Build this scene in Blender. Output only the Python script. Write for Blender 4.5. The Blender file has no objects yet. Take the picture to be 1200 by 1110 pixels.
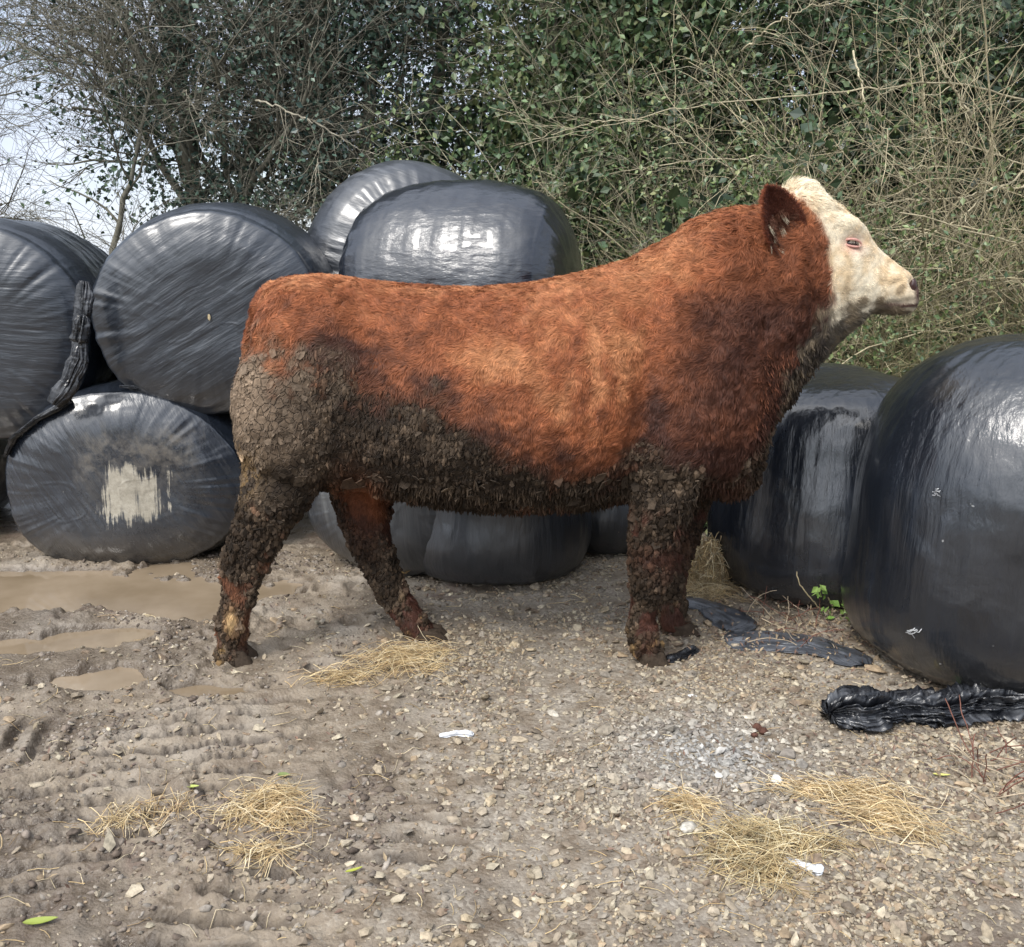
import bpy, math, random
import numpy as np
from mathutils import Matrix, Vector
rng = np.random.default_rng(7)
C = bpy.context.scene.collection
TH = math.radians(12.5); F = 1150.0; CAM = np.array([0, 0, 1.5])
R_ = math.radians

# ------------------------------------------------------------------ survey helpers (pixel of the photo -> point of the place)
def ray(u, v):
    dx, dy = (u-600)/F, (555-v)/F
    return np.array([dx, math.cos(TH)+dy*math.sin(TH), -math.sin(TH)+dy*math.cos(TH)])
def at(u, v, Y):
    d = ray(u, v); return CAM + d*(Y/d[1])
def gp(u, v, z=0.0):
    d = ray(u, v); return CAM + d*((z-CAM[2])/d[2])

# ------------------------------------------------------------------ noise
def _h(ix, iy, iz, seed):
    M = np.uint32
    with np.errstate(over='ignore'):
        h = (ix.astype(np.int64).astype(M)*M(374761393) + iy.astype(np.int64).astype(M)*M(668265263)
             + iz.astype(np.int64).astype(M)*M(2147483647) + M(seed*144665+11)*M(1274126177))
        h = (h ^ (h >> M(13)))*M(1274126177); h = (h ^ (h >> M(16)))*M(2246822519); h = h ^ (h >> M(13))
    return h.astype(np.float64)/4294967295.0
def vn(P, s=1.0, seed=0):
    P = np.asarray(P, float)*s + 1000.37
    i = np.floor(P); f = P-i; u = f*f*f*(f*(f*6-15)+10)
    r = 0
    for dx in (0, 1):
        wx = u[:, 0] if dx else 1-u[:, 0]
        for dy in (0, 1):
            wy = u[:, 1] if dy else 1-u[:, 1]
            for dz in (0, 1):
                wz = u[:, 2] if dz else 1-u[:, 2]
                r = r + wx*wy*wz*_h(i[:, 0]+dx, i[:, 1]+dy, i[:, 2]+dz, seed)
    return r*2-1
def fbm(P, s=1.0, o=4, seed=0, g=0.5):
    a, t, r = 1.0, 0, 0
    for k in range(o):
        r = r + a*vn(P, s*2.03**k, seed+k*7); t += a; a *= g
    return r/t*1.6
def ss(a, b, x):
    t = np.clip((x-a)/(b-a), 0, 1); return t*t*(3-2*t)
def lerp(a, b, t):
    return a + (b-a)*t
def unit(v):
    return v/np.maximum(np.linalg.norm(v, axis=-1, keepdims=True), 1e-9)

# ------------------------------------------------------------------ mesh helpers
def mk(name, V, quads=None, tris=None, mat=None, parent=None, loc=None, col=None, smooth=True, attrs=None):
    V = np.asarray(V, np.float64).reshape(-1, 3)
    if loc is not None: V = V - np.asarray(loc)
    me = bpy.data.meshes.new(name)
    nq = 0 if quads is None else len(quads); nt = 0 if tris is None else len(tris)
    idx = []
    if nq: idx.append(np.asarray(quads, np.int32).ravel())
    if nt: idx.append(np.asarray(tris, np.int32).ravel())
    idx = np.concatenate(idx)
    ls = np.concatenate([np.arange(nq)*4, nq*4+np.arange(nt)*3]).astype(np.int32)
    me.vertices.add(len(V)); me.vertices.foreach_set('co', V.astype(np.float32).ravel())
    me.loops.add(len(idx)); me.loops.foreach_set('vertex_index', idx)
    me.polygons.add(nq+nt); me.polygons.foreach_set('loop_start', ls)
    me.update(calc_edges=True); me.validate()
    me.polygons.foreach_set('use_smooth', np.full(len(me.polygons), smooth))
    if col is not None:
        a = me.color_attributes.new('tint', 'FLOAT_COLOR', 'POINT')
        c = np.ones((len(V), 4), np.float32); c[:, :col.shape[1]] = col
        a.data.foreach_set('color', c.ravel())
    for k, v in (attrs or {}).items():
        a = me.attributes.new(k, 'FLOAT', 'POINT'); a.data.foreach_set('value', np.asarray(v, np.float32))
    if mat: me.materials.append(mat)
    o = bpy.data.objects.new(name, me); C.objects.link(o)
    if parent is not None: o.parent = parent
    elif loc is not None: o.location = loc
    return o
def tag(o, label=None, cat=None, group=None, kind=None):
    if label: o['label'] = label
    if cat: o['category'] = cat
    if group: o['group'] = group
    if kind: o['kind'] = kind
    return o
def thing(name, label, cat, loc, group=None):
    o = bpy.data.objects.new(name, None); C.objects.link(o); o.location = loc; o.empty_display_size = .1
    return tag(o, label, cat, group)
def grid_quads(n, m, wrap=False):
    i = np.arange(n-1)[:, None]; j = np.arange(m if wrap else m-1)[None, :]
    a = i*m+j; b = i*m+(j+1) % m
    return np.stack([a, b, b+m, a+m], -1).reshape(-1, 4)
def tubes(P, R, sides=3):
    """P (N,K,3), R (N,K) -> verts, quads"""
    N, K, _ = P.shape
    T = unit(np.gradient(P, axis=1))
    ref = unit(rng.normal(size=(N, 1, 3)))
    n1 = unit(np.cross(T, ref)); n2 = np.cross(T, n1)
    a = np.arange(sides)*2*math.pi/sides
    V = P[:, :, None, :] + R[:, :, None, None]*(n1[:, :, None, :]*np.cos(a)[None, None, :, None] + n2[:, :, None, :]*np.sin(a)[None, None, :, None])
    q = grid_quads(K, sides, True)
    Q = (q[None] + (np.arange(N)*K*sides)[:, None, None]).reshape(-1, 4)
    return V.reshape(-1, 3), Q
class Bag:
    def __init__(s): s.V = []; s.Q = []; s.T = []; s.c = []; s.n = 0
    def add(s, V, Q=None, T=None, col=None):
        V = np.asarray(V).reshape(-1, 3)
        if Q is not None and len(Q): s.Q.append(np.asarray(Q)+s.n)
        if T is not None and len(T): s.T.append(np.asarray(T)+s.n)
        s.V.append(V); s.n += len(V)
        if col is not None: s.c.append(np.broadcast_to(col, (len(V), 3)))
    def build(s, name, mat, parent=None, loc=None, smooth=True):
        return mk(name, np.concatenate(s.V), np.concatenate(s.Q) if s.Q else None, np.concatenate(s.T) if s.T else None,
                  mat, parent, loc, np.concatenate(s.c) if s.c else None, smooth)

# ------------------------------------------------------------------ materials
class Mat:
    def __init__(s, name):
        s.m = bpy.data.materials.new(name); s.m.use_nodes = True; s.nt = s.m.node_tree
        s.b = s.nt.nodes['Principled BSDF']; s.tc = None
    def n(s, t, **k):
        o = s.nt.nodes.new(t)
        for a, v in k.items(): setattr(o, a, v)
        return o
    def l(s, a, b): s.nt.links.new(a, b)
    def inp(s, sock, v):
        if isinstance(v, bpy.types.NodeSocket): s.l(v, sock)
        else: sock.default_value = v
    def coord(s):
        if not s.tc: s.tc = s.n('ShaderNodeTexCoord')
        return s.tc.outputs['Object']
    def mapping(s, scale=(1, 1, 1), rot=(0, 0, 0), loc=(0, 0, 0), v=None):
        m = s.n('ShaderNodeMapping'); m.inputs['Scale'].default_value = scale; m.inputs['Rotation'].default_value = rot
        m.inputs['Location'].default_value = loc; s.l(v or s.coord(), m.inputs['Vector']); return m.outputs[0]
    def noise(s, scale, detail=4, rough=.55, v=None, dist=0):
        t = s.n('ShaderNodeTexNoise'); t.inputs['Scale'].default_value = scale; t.inputs['Detail'].default_value = detail
        t.inputs['Roughness'].default_value = rough; t.inputs['Distortion'].default_value = dist
        s.l(v or s.coord(), t.inputs['Vector']); return t.outputs['Fac']
    def voro(s, scale, v=None, feature='F1', out='Distance'):
        t = s.n('ShaderNodeTexVoronoi'); t.feature = feature; t.inputs['Scale'].default_value = scale
        s.l(v or s.coord(), t.inputs['Vector']); return t.outputs[out]
    def mr(s, x, a, b, c=0., d=1.):
        t = s.n('ShaderNodeMapRange'); s.l(x, t.inputs[0])
        for k, v in zip((1, 2, 3, 4), (a, b, c, d)): t.inputs[k].default_value = v
        return t.outputs[0]
    def math(s, op, a, b=0.):
        t = s.n('ShaderNodeMath', operation=op); s.inp(t.inputs[0], a); s.inp(t.inputs[1], b); return t.outputs[0]
    def mix(s, f, a, b, blend='MIX'):
        t = s.n('ShaderNodeMix', data_type='RGBA', blend_type=blend); s.inp(t.inputs[0], f)
        for k, v in ((6, a), (7, b)):
            if isinstance(v, tuple) and len(v) == 3: v = (*v, 1)
            s.inp(t.inputs[k], v)
        return t.outputs[2]
    def attr(s, name, out='Color'):
        t = s.n('ShaderNodeAttribute', attribute_name=name); return t.outputs[out]
    def bump(s, h, strength=.5, dist=.01, prev=None):
        t = s.n('ShaderNodeBump'); s.l(h, t.inputs['Height']); t.inputs['Strength'].default_value = strength
        t.inputs['Distance'].default_value = dist
        if prev: s.l(prev, t.inputs['Normal'])
        return t.outputs[0]
    def sep(s, v=None):
        t = s.n('ShaderNodeSeparateXYZ'); s.l(v or s.coord(), t.inputs[0]); return t.outputs
    def set(s, **k):
        for a, v in k.items():
            a = {'col': 'Base Color', 'rough': 'Roughness', 'norm': 'Normal', 'spec': 'Specular IOR Level', 'coat': 'Coat Weight',
                 'sss': 'Subsurface Weight', 'ior': 'IOR', 'metal': 'Metallic'}.get(a, a)
            if isinstance(v, tuple) and len(v) == 3: v = (*v, 1)
            s.inp(s.b.inputs[a], v)
        return s.m

def tint_mat(name, rough=.8, bscale=60, bstr=.4, bdist=.004, var=.35, spec=.3, **k):
    m = Mat(name); n = m.noise(bscale, 4)
    f = m.mr(m.noise(bscale*.4, 3), .3, .7, 1-var, 1+var)
    c = m.mix(1.0, m.attr('tint'), f, 'MULTIPLY')
    return m.set(col=c, rough=rough, spec=spec, norm=m.bump(n, bstr, bdist), **k)

M_bark = tint_mat('bark', .85, 40, .5, .006)
M_leaf = tint_mat('leaf', .42, 30, .1, .002, .25, .5)
M_leaf_dry = tint_mat('straw_stalk', .6, 50, .2, .002, .3, .4)
M_stone = tint_mat('stone', .75, 160, .5, .003, .35, .35)
M_fur = tint_mat('coat_fur', .62, 90, 0.0, .001, .22, .25)
M_flake = tint_mat('dried_mud', .8, 170, .7, .003, .35, .2)
M_bit = tint_mat('scrap', .5, 60, .3, .003, .15, .5)

# ------------------------------------------------------------------ the ground
ELL = []   # puddles: centre x,y, radius x,y
for (u, v, ru, rv) in ((95, 690, .78, .34), (230, 700, .28, .22), (-160, 700, .9, .35), (122, 742, .22, .10), (95, 797, .30, .10), (232, 806, .17, .05), (22, 755, .16, .08)):
    p = gp(u, v); ELL.append((p[0], p[1], ru, rv))
def seg_coord(P, a, b):
    d = (b-a)[:2]; L = np.linalg.norm(d); d = d/L; n = np.array([-d[1], d[0]])
    q = P[:, :2]-a[:2]; return q@d, q@n, L
TRK = [(gp(-80, 1050), gp(330, 815), .24, 1), (gp(-260, 960), gp(70, 850), .15, -1), (gp(150, 1130), gp(520, 960), .12, 1)]
def pud(P):
    P3 = np.c_[P[:, :2], np.zeros(len(P))]
    w = fbm(P3, 5, 4, 3)*.62 + vn(P3, 16, 8)*.16 + vn(P3, 40, 9)*.07
    m = np.zeros(len(P))
    for (x, y, rx, ry) in ELL:
        d = np.sqrt(((P[:, 0]-x)/rx)**2+((P[:, 1]-y)/ry)**2) + w
        m = np.maximum(m, ss(1.20, .80, d))
    return m
def mudness(P):
    """1 on the churned mud of the left, 0 on the gravel of the right"""
    P3 = np.c_[P[:, :2], np.zeros(len(P))]
    edge = np.interp(P[:, 1], [1.8, 2.4, 3.0, 3.6, 4.2, 5], [-.30, -.28, -.32, -.45, -.6, -.7])
    return ss(.33, -.33, P[:, 0]-edge + fbm(P3, 2.6, 4, 5)*.28)
def H(P):
    P = np.asarray(P, float); P3 = np.c_[P[:, :2], np.zeros(len(P))]
    m = mudness(P); near = ss(9, 6, np.abs(P[:, 1]))*ss(8, 5, np.abs(P[:, 0]))
    h = .018*fbm(P3, .9, 3, 1) + .006*fbm(P3, 7, 3, 2)
    rough = ss(-.1, .5, fbm(P3, 2.2, 3, 14))
    clod = np.abs(fbm(P3, 13, 4, 9)); h2 = (.010+.017*rough)*(1-clod*1.8)*ss(-.05, .35, fbm(P3, 5, 3, 10))
    h = h + m*h2*1.1 + (1-m)*.004*fbm(P3, 30, 3, 12) + m*.0035*fbm(P3, 45, 3, 13)
    for a, b, w, s in TRK:
        t, n, L = seg_coord(P, a, b)
        inb = ss(w*1.25, w*.9, np.abs(n+.03*vn(P3, 3, 4)))*ss(-.1, .1, t)*ss(L+.15, L-.25, t)
        ph = ((t + s*n*0.9 + .02*vn(P3, 6, 6))/.125) % 1.0
        lug = 1-ss(.46, .60, ph)*ss(1., .93, ph)
        keep = ss(-.7, -.15, fbm(P3, 3.2, 3, 21))
        h = h*(1-.6*inb*keep) + inb*(.15+.85*keep)*(.040*lug*(.9+.3*vn(P3, 22, 15))+.010*ss(.2, .46, ph)*lug - .040+.004*fbm(P3, 30, 3, 16))
    # hoof prints near the hind feet
    for (u, v) in ((330, 800), (380, 780), (560, 800), (240, 840), (420, 730), (350, 735)):
        c = gp(u, v); d = np.hypot(P[:, 0]-c[0], (P[:, 1]-c[1])*1.2) + .015*vn(P3, 20, 2)
        h = h - .022*ss(.08, .045, d) + .010*ss(.05, .08, d)*ss(.13, .09, d)
    p = pud(P); h = h*(1-.8*p) - .052*p
    reflected_rise = ss(-9, -15, P[:, 1])*(2.3+.5*vn(P3, .15, 77)); return h*near+reflected_rise  # unseen rise behind the camera, added to darken the bales' reflections
def hz(x, y): return float(H(np.array([[x, y, 0.]]))[0])
def on(u, v, dz=0.):
    p = gp(u, v); z = hz(p[0], p[1]); p = gp(u, v, z); return np.array([p[0], p[1], hz(p[0], p[1])+dz])

def axis(lo, hi, step, far):
    c = np.arange(lo, hi+step/2, step); e = []; d = step; x = hi
    while x < far: d *= 1.35; x += d; e.append(x)
    f = []; d = step; x = lo
    while x > -far: d *= 1.35; x -= d; f.append(x)
    return np.array(f[::-1]+list(c)+e)
xs = axis(-2.7, 2.7, .0075, 400); ys = axis(1.7, 5.2, .0085, 400)
X, Y = np.meshgrid(xs, ys); P = np.c_[X.ravel(), Y.ravel(), np.zeros(X.size)]
P[:, 2] = H(P)
mm = mudness(P); pp = pud(P)
g = Mat('ground_mud_and_grit')
a_m = g.attr('mud', 'Fac'); a_w = g.attr('wet_shade', 'Fac')
n1 = g.noise(9, 6, .65); n2 = g.noise(70, 5, .7); n3 = g.noise(2.2, 4, .6); vs = g.voro(95); vs2 = g.voro(210)
vcol = g.voro(95, out='Color'); vr = g.sep(vcol)[0]
grit = g.mix(vr, (.13, .11, .09), (.37, .335, .28))
soil = g.mix(g.mr(n1, .35, .65), (.135, .103, .072), (.27, .222, .165))
soil = g.mix(g.mr(n2, .55, .75), soil, (.32, .28, .235))
soil = g.mix(g.mr(n3, .5, .72), soil, (.30, .262, .215))
gm = g.mr(g.math('ADD', g.mr(n1, .3, .7), g.math('MULTIPLY', a_m, -.55)), .25, .7)
col = g.mix(g.math('MULTIPLY', gm, .7), soil, grit)
col = g.mix(g.mr(g.noise(1.6, 5, .7, dist=.4), .58, .68), col, (.15, .11, .085))
col = g.mix(g.math('MULTIPLY', a_w, .7), col, (.075, .056, .040))
col = g.mix(g.mr(g.sep()[1], -6., -9.), col, (.020, .030, .014))   # dark green on the unseen rise added to darken the bales' reflections
b1 = g.bump(n2, .7, .006); b2 = g.bump(g.math('MULTIPLY', vs, -1.), .6, .004, b1); b3 = g.bump(g.noise(260, 3, .6), .5, .002, b2)
a_r = g.attr('rut_shade', 'Fac'); col = g.mix(g.math('MULTIPLY', a_r, .8), col, (.040, .029, .021))  # shade of the tyre grooves painted dark into the soil
M_ground = g.set(col=col, rough=g.math('SUBTRACT', g.mr(n1, .3, .7, .42, .9), g.math('MULTIPLY', a_w, .5)), spec=.4, norm=b3)
def rut_shade(P):
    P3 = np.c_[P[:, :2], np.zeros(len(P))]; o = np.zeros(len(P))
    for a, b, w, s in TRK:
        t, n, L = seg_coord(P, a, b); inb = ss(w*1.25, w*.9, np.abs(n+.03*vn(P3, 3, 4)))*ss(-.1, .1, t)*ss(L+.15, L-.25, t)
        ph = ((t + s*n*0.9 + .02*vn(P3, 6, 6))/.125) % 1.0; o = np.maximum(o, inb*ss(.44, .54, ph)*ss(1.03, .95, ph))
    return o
wet_shade = np.clip(.4*rut_shade(P)*ss(-.8, -.2, fbm(P, 9, 3, 30)) + ss(.02, .5, pp) + .75*ss(-.15, .45, fbm(P, 1.6, 4, 33))*mm+.55*ss(.1, .5, fbm(P, 2.3, 4, 36))*(1-mm), 0, 1)  # damp soil and puddle rims, plus grooves darkened in place of shade
ground = mk('ground', P, grid_quads(len(ys), len(xs)), None, M_ground, attrs={'mud': mm, 'wet_shade': wet_shade, 'rut_shade': rut_shade(P)*ss(-.7, -.15, fbm(P, 3.2, 3, 21))*ss(-.9, -.2, fbm(P, 11, 3, 30))})
tag(ground, kind='structure')
# puddle water
WZ = -.021
w = Mat('muddy_water')
wn = w.noise(2.5, 4, .6)
wv = w.mapping((1, 1, 1))
M_water = w.set(col=w.mix(w.mr(wn, .35, .65), (.19, .143, .092), (.27, .21, .145)), rough=.035, spec=.5, norm=w.bump(w.noise(9, 3, .5), .05, .004))
gx = np.arange(-4.2, -.55, .03); gy = np.arange(3.2, 5.3, .03)
X, Y = np.meshgrid(gx, gy); Q = grid_quads(len(gy), len(gx)); P = np.c_[X.ravel(), Y.ravel(), np.full(X.size, WZ)]
pm = pud(P) > .02
keep = pm[Q].any(1)
tag(mk('puddle_water', P, Q[keep], None, M_water), kind='structure')

# ------------------------------------------------------------------ gravel: nobody could count it
ICO_V = []
ph_ = (1+5**.5)/2
for a in (-1, 1):
    for b in (-ph_, ph_): ICO_V += [(0, a, b), (a, b, 0), (b, 0, a)]
ICO_V = np.array(ICO_V, float); ICO_V /= np.linalg.norm(ICO_V[0])
def ico_tris():
    d = np.linalg.norm(ICO_V[:, None]-ICO_V[None], axis=-1); e = d.min()+0
    e = np.sort(d[d > .01])[0]*1.05; T = []
    for i in range(12):
        for j in range(i+1, 12):
            for k in range(j+1, 12):
                if d[i, j] < e and d[j, k] < e and d[i, k] < e:
                    n = np.cross(ICO_V[j]-ICO_V[i], ICO_V[k]-ICO_V[i])
                    T.append((i, j, k) if n@ICO_V[i] > 0 else (i, k, j))
    return np.array(T)
ICO_T = ico_tris()
PAL = np.array([(.37, .325, .265), (.43, .385, .31), (.30, .26, .21), (.22, .185, .15), (.40, .34, .25), (.33, .26, .185), (.45, .41, .33), (.28, .255, .225), (.25, .195, .15), (.36, .31, .24)])*np.array([1.04, .99, .90])
def stones(P2, size, pal=PAL, flat=(.35, .8), sink=.25, seed=0, bright=1.0):
    n = len(P2); r = np.random.default_rng(seed)
    V = ICO_V[None] * (1+.28*r.normal(size=(n, 12, 1)).clip(-1.6, 1.6))
    sc = np.stack([size*r.uniform(.8, 1.5, n), size*r.uniform(.6, 1.1, n), size*r.uniform(*flat, n)], -1)
    V = V*sc[:, None]
    a = r.uniform(0, 2*math.pi, n); ca, sa = np.cos(a)[:, None], np.sin(a)[:, None]
    tx = r.normal(0, .28, (n, 1)); V[:, :, 2] += V[:, :, 0]*tx
    x = V[:, :, 0]*ca-V[:, :, 1]*sa; y = V[:, :, 0]*sa+V[:, :, 1]*ca
    z = V[:, :, 2]
    W = np.stack([x, y, z], -1)
    z0 = H(np.c_[P2, np.zeros(n)])
    W += np.c_[P2, z0+sc[:, 2]*(1-2*sink)][:, None]
    c = pal[r.integers(0, len(pal), n)]*r.uniform(.62, 1.12, (n, 1))*bright*.86
    pc = gp(830, 885); pw = (.75*np.exp(-(((P2[:, 0]-pc[0])/.30)**2+((P2[:, 1]-pc[1])/.28)**2)))[:, None]; c = lerp(c, c.mean(1, keepdims=True)*1.25*np.array([1, 1, .98]), pw)
    T = (ICO_T[None]+(np.arange(n)*12)[:, None, None]).reshape(-1, 3)
    return W.reshape(-1, 3), T, np.repeat(c, 12, 0)
n = 260000
y = 1.75 + 3.2*rng.random(n)**1.15; x = rng.uniform(-1, 1, n)*(.62*y+.25)
P = np.c_[x, y, np.zeros(n)]
m = mudness(P); dens = lerp(1, .10, m)*lerp(.12, 1.0, ss(-.45, .35, fbm(P, 2.1, 4, 41)+.35*vn(P, 9, 42)))
dens = np.where(pud(P) > .2, 0, dens)
sz = np.exp(rng.normal(math.log(.0046), .42, n)).clip(.0022, .016)
keep = rng.random(n) < dens*.52
V, T, c = stones(P[keep, :2], sz[keep], seed=3)
tag(mk('gravel', V, None, T, M_stone, col=c, smooth=False), kind='stuff')
n = 2600
y = 1.8 + 2.6*rng.random(n); x = rng.uniform(-1, 1, n)*(.62*y+.2); P = np.c_[x, y, np.zeros(n)]
m = mudness(P); keep = (rng.random(n) < lerp(1, .16, m)) & (pud(P) < .1)
V, T, c = stones(P[keep, :2], np.exp(rng.normal(math.log(.0125), .3, keep.sum())).clip(.008, .028), seed=4, flat=(.3, .6), bright=1.05)
tag(mk('larger_gravel_stones', V, None, T, M_stone, col=c, smooth=False), kind='stuff')
# mud crumbs on the left
n = 50000
y = 1.8 + 3.1*rng.random(n); x = rng.uniform(-1, .4, n)*(.62*y+.25); P = np.c_[x, y, np.zeros(n)]
keep = (rng.random(n) < mudness(P)*ss(-.1, .6, fbm(P, 4, 4, 51))*.75) & (pud(P) < .25)
V, T, c = stones(P[keep, :2], np.exp(rng.normal(math.log(.0048), .55, keep.sum())).clip(.002, .017), seed=5,
                 pal=np.array([(.20, .16, .128), (.15, .118, .094), (.27, .225, .185), (.33, .29, .245)]), sink=.52)
tag(mk('mud_crumbs', V, None, T, M_flake, col=c, smooth=True), kind='stuff')

# ------------------------------------------------------------------ silage bales in black film
def film(name, base=(.009, .012, .018), dust=.25, ang=0., up=False, gloss=.24, dust_sky_col=(.075, .10, .145), patch=None, lowdirt=.3, axis_y=False, wr=1.0, coatw=.42):  # default dust colour blued for the sky's reflection on the film
    """local z is the bale's axis; fine stretch lines run at ANG across the ends and along the sides"""
    m = Mat(name); co = m.coord()
    rot = m.mapping(rot=(0, 0, ang))
    warp = m.n('ShaderNodeMix', data_type='VECTOR'); warp.inputs[0].default_value = .06
    nv = m.n('ShaderNodeTexNoise'); nv.inputs['Scale'].default_value = 2.2; nv.inputs['Detail'].default_value = 3; m.l(co, nv.inputs['Vector'])
    m.l(rot, warp.inputs[4]); m.l(nv.outputs['Color'], warp.inputs[5]); wc = warp.outputs[1]
    def st(sx, sy, sz, sc, d=5, r=.6): return m.noise(sc, d, r, v=m.mapping((sx, sy, sz), v=wc))
    if up:  # standing on its end: pull lines run up the sides
        s1 = st(1, 1, .05, 26); s2 = st(1, 1, .09, 75, 4)
    else:
        s1 = st(.07, 1, .35, 26); s2 = st(.10, 1, .3, 80, 4)
    big = m.noise(1.7, 5, .6, dist=.5); mid = m.noise(6, 5, .6, dist=.8)
    gate = m.mr(m.noise(2.6, 3, .5), .35, .65)
    d = m.math('MULTIPLY', m.mr(s1, .48, .75), gate)
    dm = m.math('MULTIPLY', m.math('ADD', m.math('ADD', m.math('MULTIPLY', d, .7), m.mr(mid, .5, .85, 0, .4)), m.mr(big, .3, .7, .0, .2)), dust*.42)
    col = m.mix(dm, base, dust_sky_col)
    lo = m.math('MULTIPLY', m.mr(m.attr('low', 'Fac'), .55, 1.), m.mr(mid, .3, .7, .3, 1.))
    col = m.mix(m.math('MULTIPLY', lo, lowdirt*.8), col, (.13, .115, .095))
    # specks of bird lime and dried splashes
    sp = m.math('MULTIPLY', m.mr(m.noise(38, 2, .5), .74, .78), m.mr(m.noise(3, 2), .56, .62))
    col = m.mix(m.math('MULTIPLY', sp, .6), col, (.33, .33, .32))
    rough = m.math('ADD', m.mr(big, .3, .7, gloss, gloss+.12), m.math('MULTIPLY', dm, .5))
    b = m.bump(s1, .75*wr, .009); b = m.bump(s2, .6*wr, .004, b); b = m.bump(mid, .16, .02, b); b = m.bump(m.noise(13, 3, .5, dist=1.2), .14, .008, b)
    if patch:
        (px0, px1, py0, py1) = patch
        S = m.sep(co)
        wob = m.math('ADD', m.math('MULTIPLY', m.math('SUBTRACT', m.noise(7, 5, .7), .5), .16), m.math('MULTIPLY', m.math('SUBTRACT', m.noise(24, 4, .7, v=m.mapping((1.4, .05, 1))), .5), .16))
        X = m.math('ADD', S[0], wob); Yv = m.math('ADD', S[1], wob)
        def box(x0, x1, y0, y1, e):
            a = m.mr(X, x0-e, x0+e); b_ = m.mr(X, x1+e, x1-e); c_ = m.mr(Yv, y0-e, y0+e); d_ = m.mr(Yv, y1+e, y1-e)
            return m.math('MULTIPLY', m.math('MULTIPLY', a, b_), m.math('MULTIPLY', c_, d_))
        stv = m.noise(22, 6, .7, v=m.mapping((1.6, .09, 1)))
        stv2 = m.math('ADD', stv, m.mr(X, px0+.08, px1, .06, -.11)); cream = m.mr(m.math('ADD', box(px0, px1, py0, py1, .075), m.math('MULTIPLY', m.math('SUBTRACT', stv2, .5), 2.2)), .70, .90)
        edge = m.math('MULTIPLY', box(px0-.09, px1+.10, py0+.0, py1+.15, .05), m.mr(m.noise(11, 6, .75), .42, .62))
        edge = m.math('MULTIPLY', edge, m.mr(Yv, py1-.12, py1+.02, .25, 1.))
        col = m.mix(m.math('MULTIPLY', edge, .8), col, (.13, .115, .095))
        col = m.mix(cream, col, m.mix(m.mr(m.noise(30, 5, .7), .35, .65), (.25, .225, .175), (.40, .365, .295)))
        rough = m.math('ADD', rough, m.math('MULTIPLY', m.math('ADD', cream, edge), .5))
    m.b.inputs['Coat Roughness'].default_value = gloss*.8; m.b.inputs['Coat IOR'].default_value = 1.65
    return m.set(col=col, rough=rough, norm=b, spec=.7, coat=coatw)

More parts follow.
